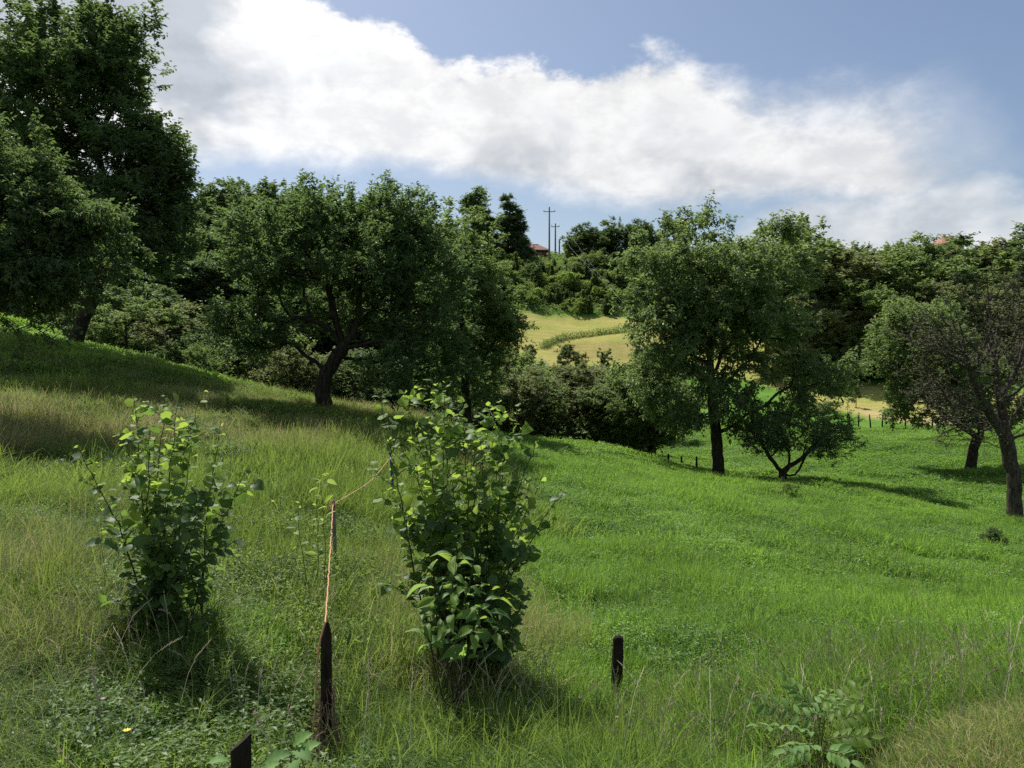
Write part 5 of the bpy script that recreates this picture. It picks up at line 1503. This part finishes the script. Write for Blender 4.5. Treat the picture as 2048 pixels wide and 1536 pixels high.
hazel = [leaf_shape(ROUND, 1, .18, .15, .04, 1, None, serr=.05), leaf_shape(ROUND, 1, .08, .08, -.04, 2, None, serr=.05), leaf_shape(ROUND, 1, .35, .30, .06, 3, None, serr=.05), leaf_shape([(t, w_ * .9) for t, w_ in ROUND], 1, .15, .42, .08, 4, None, serr=.05)]
lance = [leaf_shape(LANCE, 1, .5, .35, .06, 5, None), leaf_shape(LANCE, 1, .3, .6, .1, 6, None), leaf_shape(LANCE, 1, .6, .15, 0, 7, None)]
oval = [leaf_shape(OVAL, 1, .4, .2, .03, 8, None), leaf_shape(OVAL, 1, .6, .35, .05, 9, None), leaf_shape(OVAL, 1, .25, .1, 0, 10, None)]

b1 = foot(335, 6.2)
bush('hazel_bush', 'left bush with broad leaves, bright yellow green at its shoot tips', b1,
     [U(408, 775, 6.2), U(330, 785, 6.4), U(268, 800, 6.1), U(152, 885, 6.0), U(442, 845, 6.3), U(492, 940, 6.0), U(355, 810, 5.9), U(228, 870, 6.4), U(385, 880, 6.6), U(300, 860, 5.8),
      U(430, 950, 5.8), U(250, 960, 5.9), U(340, 940, 5.7), U(400, 1020, 5.6), U(300, 1040, 5.6), U(230, 1010, 6.5), U(470, 1080, 6.1), U(355, 1060, 5.7), U(280, 1150, 5.9), U(425, 1165, 5.9)],
     41, 14, .074, hazel, ('leaf_hazel', 'leaf_young'), .046, .26, .04, .009, (.1, .30), .62, 300, .05)
b2 = foot(935, 6.4)
bush('hazel_bush', 'taller bush in the centre foreground with a dense dark base', b2,
     [U(890, 748, 6.4), U(805, 775, 6.4), U(760, 790, 6.2), U(1040, 805, 6.5), U(988, 812, 6.3), U(925, 800, 6.3), U(1120, 985, 6.2), U(1075, 880, 6.4), U(778, 985, 6.1), U(855, 830, 6.1),
      U(960, 860, 6.1), U(830, 900, 5.9), U(1010, 910, 6.0), U(900, 930, 5.9), U(1060, 1010, 6.0), U(960, 990, 5.8), U(840, 1040, 6.3), U(1030, 1090, 5.9), U(1000, 800, 6.7), U(870, 790, 6.7),
      U(1085, 950, 6.7), U(800, 890, 6.6), U(980, 1120, 5.9), U(930, 1060, 5.8), U(1050, 1185, 6.1), U(1010, 1285, 5.9), U(960, 1310, 6.2)],
     43, 13, .072, hazel, ('leaf_hazel', 'leaf_young'), .041, .27, .04, .010, (.12, .36), .54, 300, .05)
b3 = foot(905, 5.5)
bush('walnut_sapling', 'young shoot with long glossy lance leaves before the centre bush', b3,
     [U(915, 1095, 5.3), U(948, 1115, 5.4), U(858, 1130, 5.3), U(985, 1165, 5.4), U(845, 1225, 5.2), U(965, 1200, 5.1), U(905, 1165, 5.1), U(880, 1250, 5.1), U(940, 1260, 5.2), U(1000, 1240, 5.3)],
     47, 2, .150, lance, ('leaf_walnut', 'leaf_young'), .036, .05, .5, .007, (.05, .1), .84, 120, .62)
b4 = foot(640, 7.6)
bush('dogwood_sapling', 'pair of thin leafy shoots left of the silvery stake', b4,
     [U(640, 942, 7.6), U(595, 1000, 7.5), U(632, 990, 7.7)], 51, 3, .095, oval, ('leaf_bright', 'leaf_young'), .06, .10, .3, .006, (.08, .16), .97, 120, .35, 'greenstem')
b5 = foot(210, 7.0)
bush('yellow_sapling', 'small yellowing seedling left of the left bush', b5, [U(205, 985, 7), U(190, 1010, 7.1), U(225, 1000, 6.9)], 53, 1, .07, oval, ('leaf_young', 'leaf_young'), .07, .05, .3, .004, (.05, .1), .2, 60, .45, 'greenstem')


def compound_plant(label, px, d, leavesp, seed):
    """ash-like plant: each feather leaf is a rachis with paired leaflets"""
    rng = np.random.RandomState(seed); base = foot(px, d); root = link('ash_seedling', None); root.location = tuple(base); tag(root, label, 'plant')
    shp = []
    for k in range(3):
        V, Fq = oval[k]; shp.append([mesh_np('leaflet', V, Fq, M['leaf_compound'] if q == 0 else M['leaf_young'], dict(v=np.full(len(V), (.2, .6, .9)[k])), True) for q in (0, 1)])
    parts = []
    for (p0, p1, sz) in leavesp:
        a = p0 - base; b = p1 - base
        parts.append(tube_path(smooth_path([np.array([rng.uniform(-.05, .05), rng.uniform(-.05, .05), 0]), a * .55 + [0, 0, a[2] * .1], a], .08, rng, .003), np.linspace(.004, .0025, len(smooth_path([np.zeros(3), a * .55 + [0, 0, a[2] * .1], a], .08, np.random.RandomState(1)))), 5) if False else tube_path([np.zeros(3), a * .5 + np.array([0, 0, a[2] * .12]), a], [.0035, .0028, .002], 5))
        n_ = 5; R_ = [a + (b - a) * t + np.array([0, 0, .25 * np.linalg.norm(b - a) * t * (1 - t)]) for t in np.linspace(0, 1, 7)]
        lf = link('leaf', mesh_np('rachis', *tube_path(R_, np.linspace(.0022, .0012, 7), 4), M['greenstem'], None, True), root)
        ax = nrm(b - a); up = np.array([rng.normal(0, .25), rng.normal(-.25, .2), 1.0]); sd_ = nrm(np.cross(ax, up)); up = np.cross(sd_, ax)
        yy = int(rng.rand() < .22)
        for j in range(n_ + 1):
            t = .15 + .85 * j / n_; p = a + (b - a) * t + np.array([0, 0, .25 * np.linalg.norm(b - a) * t * (1 - t)])
            for s in ((-1, 1) if j < n_ else (0,)):
                dd = nrm(ax * (.55 if s else 1) + sd_ * s + rng.normal(0, .08, 3)); nn = nrm(up + rng.normal(0, .2, 3)); S_ = nrm(np.cross(dd, nn)); N_ = np.cross(S_, dd); L_ = sz * rng.uniform(.85, 1.15) * (1 - .25 * abs(t - .6))
                o = link('leaflet', shp[rng.randint(3)][yy], lf); m_ = np.eye(4); m_[:3, 0], m_[:3, 1], m_[:3, 2], m_[:3, 3] = S_ * L_, dd * L_, N_ * L_, p + dd * L_ * .12
                o.matrix_local = Matrix(m_.tolist())
    link('stem', mesh_np('stem', *join(parts), M['greenstem'], None, True), root)


D4 = 4.2
compound_plant('young ash seedling with pale feather leaves at the bottom right', 1640, 4.3,
    [(U(1640, 1440, 4.2), U(1575, 1365, 4.3), 0.073), (U(1650, 1440, 4.2), U(1720, 1375, 4.3), 0.077), (U(1640, 1450, 4.1), U(1510, 1405, 4.15), 0.068), (U(1650, 1455, 4.1), U(1735, 1425, 4.1), 0.072),
     (U(1630, 1440, 4.3), U(1660, 1385, 4.5), 0.061), (U(1640, 1470, 4.0), U(1520, 1455, 3.95), 0.068), (U(1655, 1480, 4.0), U(1740, 1475, 3.95), 0.068), (U(1640, 1490, 3.9), U(1570, 1500, 3.8), 0.072), (U(1650, 1500, 3.9), U(1700, 1520, 3.8), 0.067),
     (U(1630, 1500, 4.1), U(1545, 1525, 4.1), 0.061), (U(1650, 1430, 4.3), U(1690, 1400, 4.45), 0.061)], 61)


def broad_plant():
    """large lobed leaves at the bottom between the two near posts"""
    rng = np.random.RandomState(71); base = foot(590, 3.9); root = link('mullein_plant', None); root.location = tuple(base); root.name = 'broadleaf_weed'
    tag(root, 'weed with large pale green leaves between the two near posts', 'plant')
    lob = [(0, .02), (.08, .16), (.2, .12), (.3, .30), (.42, .20), (.55, .34), (.68, .20), (.8, .20), (.9, .07), (1.0, .01)]
    st = []
    for k, (px, py, d_, L_, ax, ay, az_) in enumerate(((560, 1512, 3.7, .17, -.8, -.3, .0), (600, 1505, 3.75, .18, .6, -.5, .1), (600, 1480, 3.8, .15, .7, .1, .6), (615, 1495, 3.9, .15, .8, .2, .45), (440, 1520, 3.4, .12, -.8, -.2, .15),
                                                       (570, 1470, 4.0, .09, -.1, -.2, .9), (590, 1530, 3.6, .17, .1, -.9, .05), (545, 1530, 3.6, .13, -.5, -.7, .1))):
        p = U(px, py, d_) - base; V, Fq = leaf_shape(lob, 1, .35, .25, .05, 80 + k, None)
        o = link('leaf', mesh_np('leaf', V, Fq, M['leaf_compound'], dict(v=np.full(len(V), rng.rand())), True), root)
        dd = nrm(np.array([ax, ay, az_], float)); L_ *= .72; nn = nrm(np.array([rng.normal(0, .4), -.3, 1.0])); S_ = nrm(np.cross(dd, nn)); N_ = np.cross(S_, dd); m_ = np.eye(4)
        m_[:3, 0], m_[:3, 1], m_[:3, 2], m_[:3, 3] = S_ * L_, dd * L_, N_ * L_, p - dd * L_ * .4
        o.matrix_local = Matrix(m_.tolist()); st.append(tube_path([np.zeros(3), p * .6, p - dd * L_ * .45], [.004, .003, .002], 5))
    link('stem', mesh_np('stem', *join(st), M['greenstem'], None, True), root)


broad_plant()


def seed_stalk(name, label, px, py0, d, py1, px1, r, heads, seed, m_='straw'):
    rng = np.random.RandomState(seed); a = foot(px, d); b = U(px1, py1, d); o = link(name, None); o.location = tuple(a); tag(o, label, 'grass stalk')
    P = smooth_path([np.zeros(3), (b - a) * .55 + [0, 0, .02], b - a], .06, rng, .003)
    link('stalk', mesh_np('stalk', *tube_path(P, np.linspace(r, r * .6, len(P)), 5), M[m_], None, True), o)
    parts = []; n = len(P)
    for k in range(heads):
        t = rng.uniform(.78, 1); p = P[min(n - 1, int(t * n))]; dv = nrm(np.array([rng.normal(0, .6), rng.normal(0, .6), .9])); ln = rng.uniform(.01, .03)
        parts.append(tube_path([p, p + dv * ln * .5, p + dv * ln], [.001, .003, .0005], 4))
    h = link('seed_head', mesh_np('seed_head', *join(parts), M[m_]), o); tag(h, kind='stuff')


seed_stalk('seed_stalk', 'pale thick dead stalk standing in the grass at lower left', 190, 0, 4.7, 1342, 185, .010, 40, 1)
seed_stalk('seed_stalk', 'curled tan seed stalk right of the thick slanted post', 560, 0, 4.1, 1430, 512, .005, 60, 2)
seed_stalk('seed_stalk', 'tan bent seed head in the bottom left corner', 175, 0, 4.0, 1508, 120, .005, 50, 3)
seed_stalk('seed_stalk', 'long leaning dry stalk at the foot of the round topped post', 1250, 0, 5.4, 1425, 1232, .003, 30, 4)
seed_stalk('seed_stalk', 'grass stalk with feathery head left of the round topped post', 1080, 0, 5.4, 1385, 1172, .0025, 40, 5)


def tall_stalks():
    """loose crisscross of straw stems on the bank at the lower right and around the bushes"""
    rng = np.random.RandomState(14); parts = []
    spots = [(rng.uniform(1180, 2048), rng.uniform(3.9, 6.3)) for _ in range(190)] + [(rng.uniform(820, 1120), rng.uniform(5.2, 6.6)) for _ in range(70)] + [(rng.uniform(-30, 820), rng.uniform(4.2, 9)) for _ in range(110)]
    for px, d in spots:
        f = foot(px, d); h = rng.uniform(.28, .62); a = rng.uniform(0, 6.28); ln = rng.uniform(.1, .8); dv = np.array([math.cos(a), math.sin(a), 0]) * ln * h
        P = [f, f + dv * .25 + [0, 0, h * .45], f + dv * .6 + [0, 0, h * .82], f + dv + [0, 0, h * .98]]
        P = smooth_path(P, .1, rng, .004); n = len(P)
        parts.append(tube_path(P, np.linspace(.0026, .0013, n), 3))
        for k in range(16):
            u_ = (n - 1) * (.70 + .30 * k / 15); q_ = min(n - 2, int(u_)); p = P[q_] + (P[q_ + 1] - P[q_]) * (u_ - q_); d2 = nrm(np.array([rng.normal(0, .5), rng.normal(0, .5), .8])) * rng.uniform(.010, .022) * (1.25 - k / 20)
            parts.append(tube_path([p, p + d2 + nrm(P[-1] - P[-2]) * .012], [.0022, .0005], 3))
    o = link('dry_stalks', mesh_np('dry_stalks', *join(parts), M['straw'])); tag(o, 'long straw coloured grass stalks criss-crossing over the bank', 'grass', kind='stuff')


tall_stalks()


def stone():
    rng = np.random.RandomState(6); f = foot(2036, 4.9)
    import bmesh
    bm = bmesh.new(); bmesh.ops.create_icosphere(bm, subdivisions=3, radius=1)
    for v in bm.verts:
        c = v.co; k = 1 + .16 * math.sin(c.x * 4 + 1) + .12 * math.sin(c.y * 6 + c.z * 5) + .05 * rng.rand()
        v.co = Vector((c.x * .11 * k, c.y * .09 * k, c.z * .075 * k))
    me = bpy.data.meshes.new('stone'); bm.to_mesh(me); bm.free(); me.materials.append(M['stone'])
    o = link('stone', me); top = U(2038, 1408, 4.9); o.location = (top[0], top[1], top[2] - .02); tag(o, 'grey brown stone on the bank at the right edge', 'stone')


stone()


def flower(px, py, d, label, m_, r=.014, n=7, cat='flower', group=None):
    rng = np.random.RandomState(int(px)); f = foot(px, d); top = U(px, py, d); h = max(top[2] - f[2], .15); o = link('flower', None); o.location = tuple(f); tag(o, label, cat, group)
    link('stem', mesh_np('stem', *tube_path([(0, 0, -.02), (.01, 0, h * .5), (0, 0, h)], [.002, .0016, .0013], 4), M['greenstem']), o)
    for k in range(n):
        a = k / n * 6.283; V = [(0, 0, h), (math.cos(a - .35) * r, math.sin(a - .35) * r, h + r * .35), (math.cos(a) * r * 1.5, math.sin(a) * r * 1.5, h + r * .45), (math.cos(a + .35) * r, math.sin(a + .35) * r, h + r * .35)]
        link('petal', mesh_np('petal', np.array(V), np.array([(0, 1, 2, 3)]), M[m_]), o)


flower(98, 1195, 6.5, 'yellow flower in the dry grass left of the left bush', 'yellow')
flower(240, 1477, 4.4, 'yellow flower low in the grass at the bottom left', 'yellow', .016)
flower(1236, 1435, 5.6, 'yellow flower at the foot of the round topped post', 'yellow', .013)
flower(193, 1398, 4.6, 'small purple flower beside the pale thick stalk', 'purple', .012)
flower(543, 1003, 11, 'yellow flower on the slope between the two big bushes', 'yellow', .02)

# make every object name unique in kind: Blender's own suffixes were used; report
print('total objects', len(bpy.data.objects), 'time', round(time.time() - T0, 1))
seen = set(); tt = 0
for o in sc.objects:
    if o.type == 'MESH' and o.data.name not in seen:
        seen.add(o.data.name); tt += len(o.data.loops) - 2 * len(o.data.polygons)
print('triangles', tt)
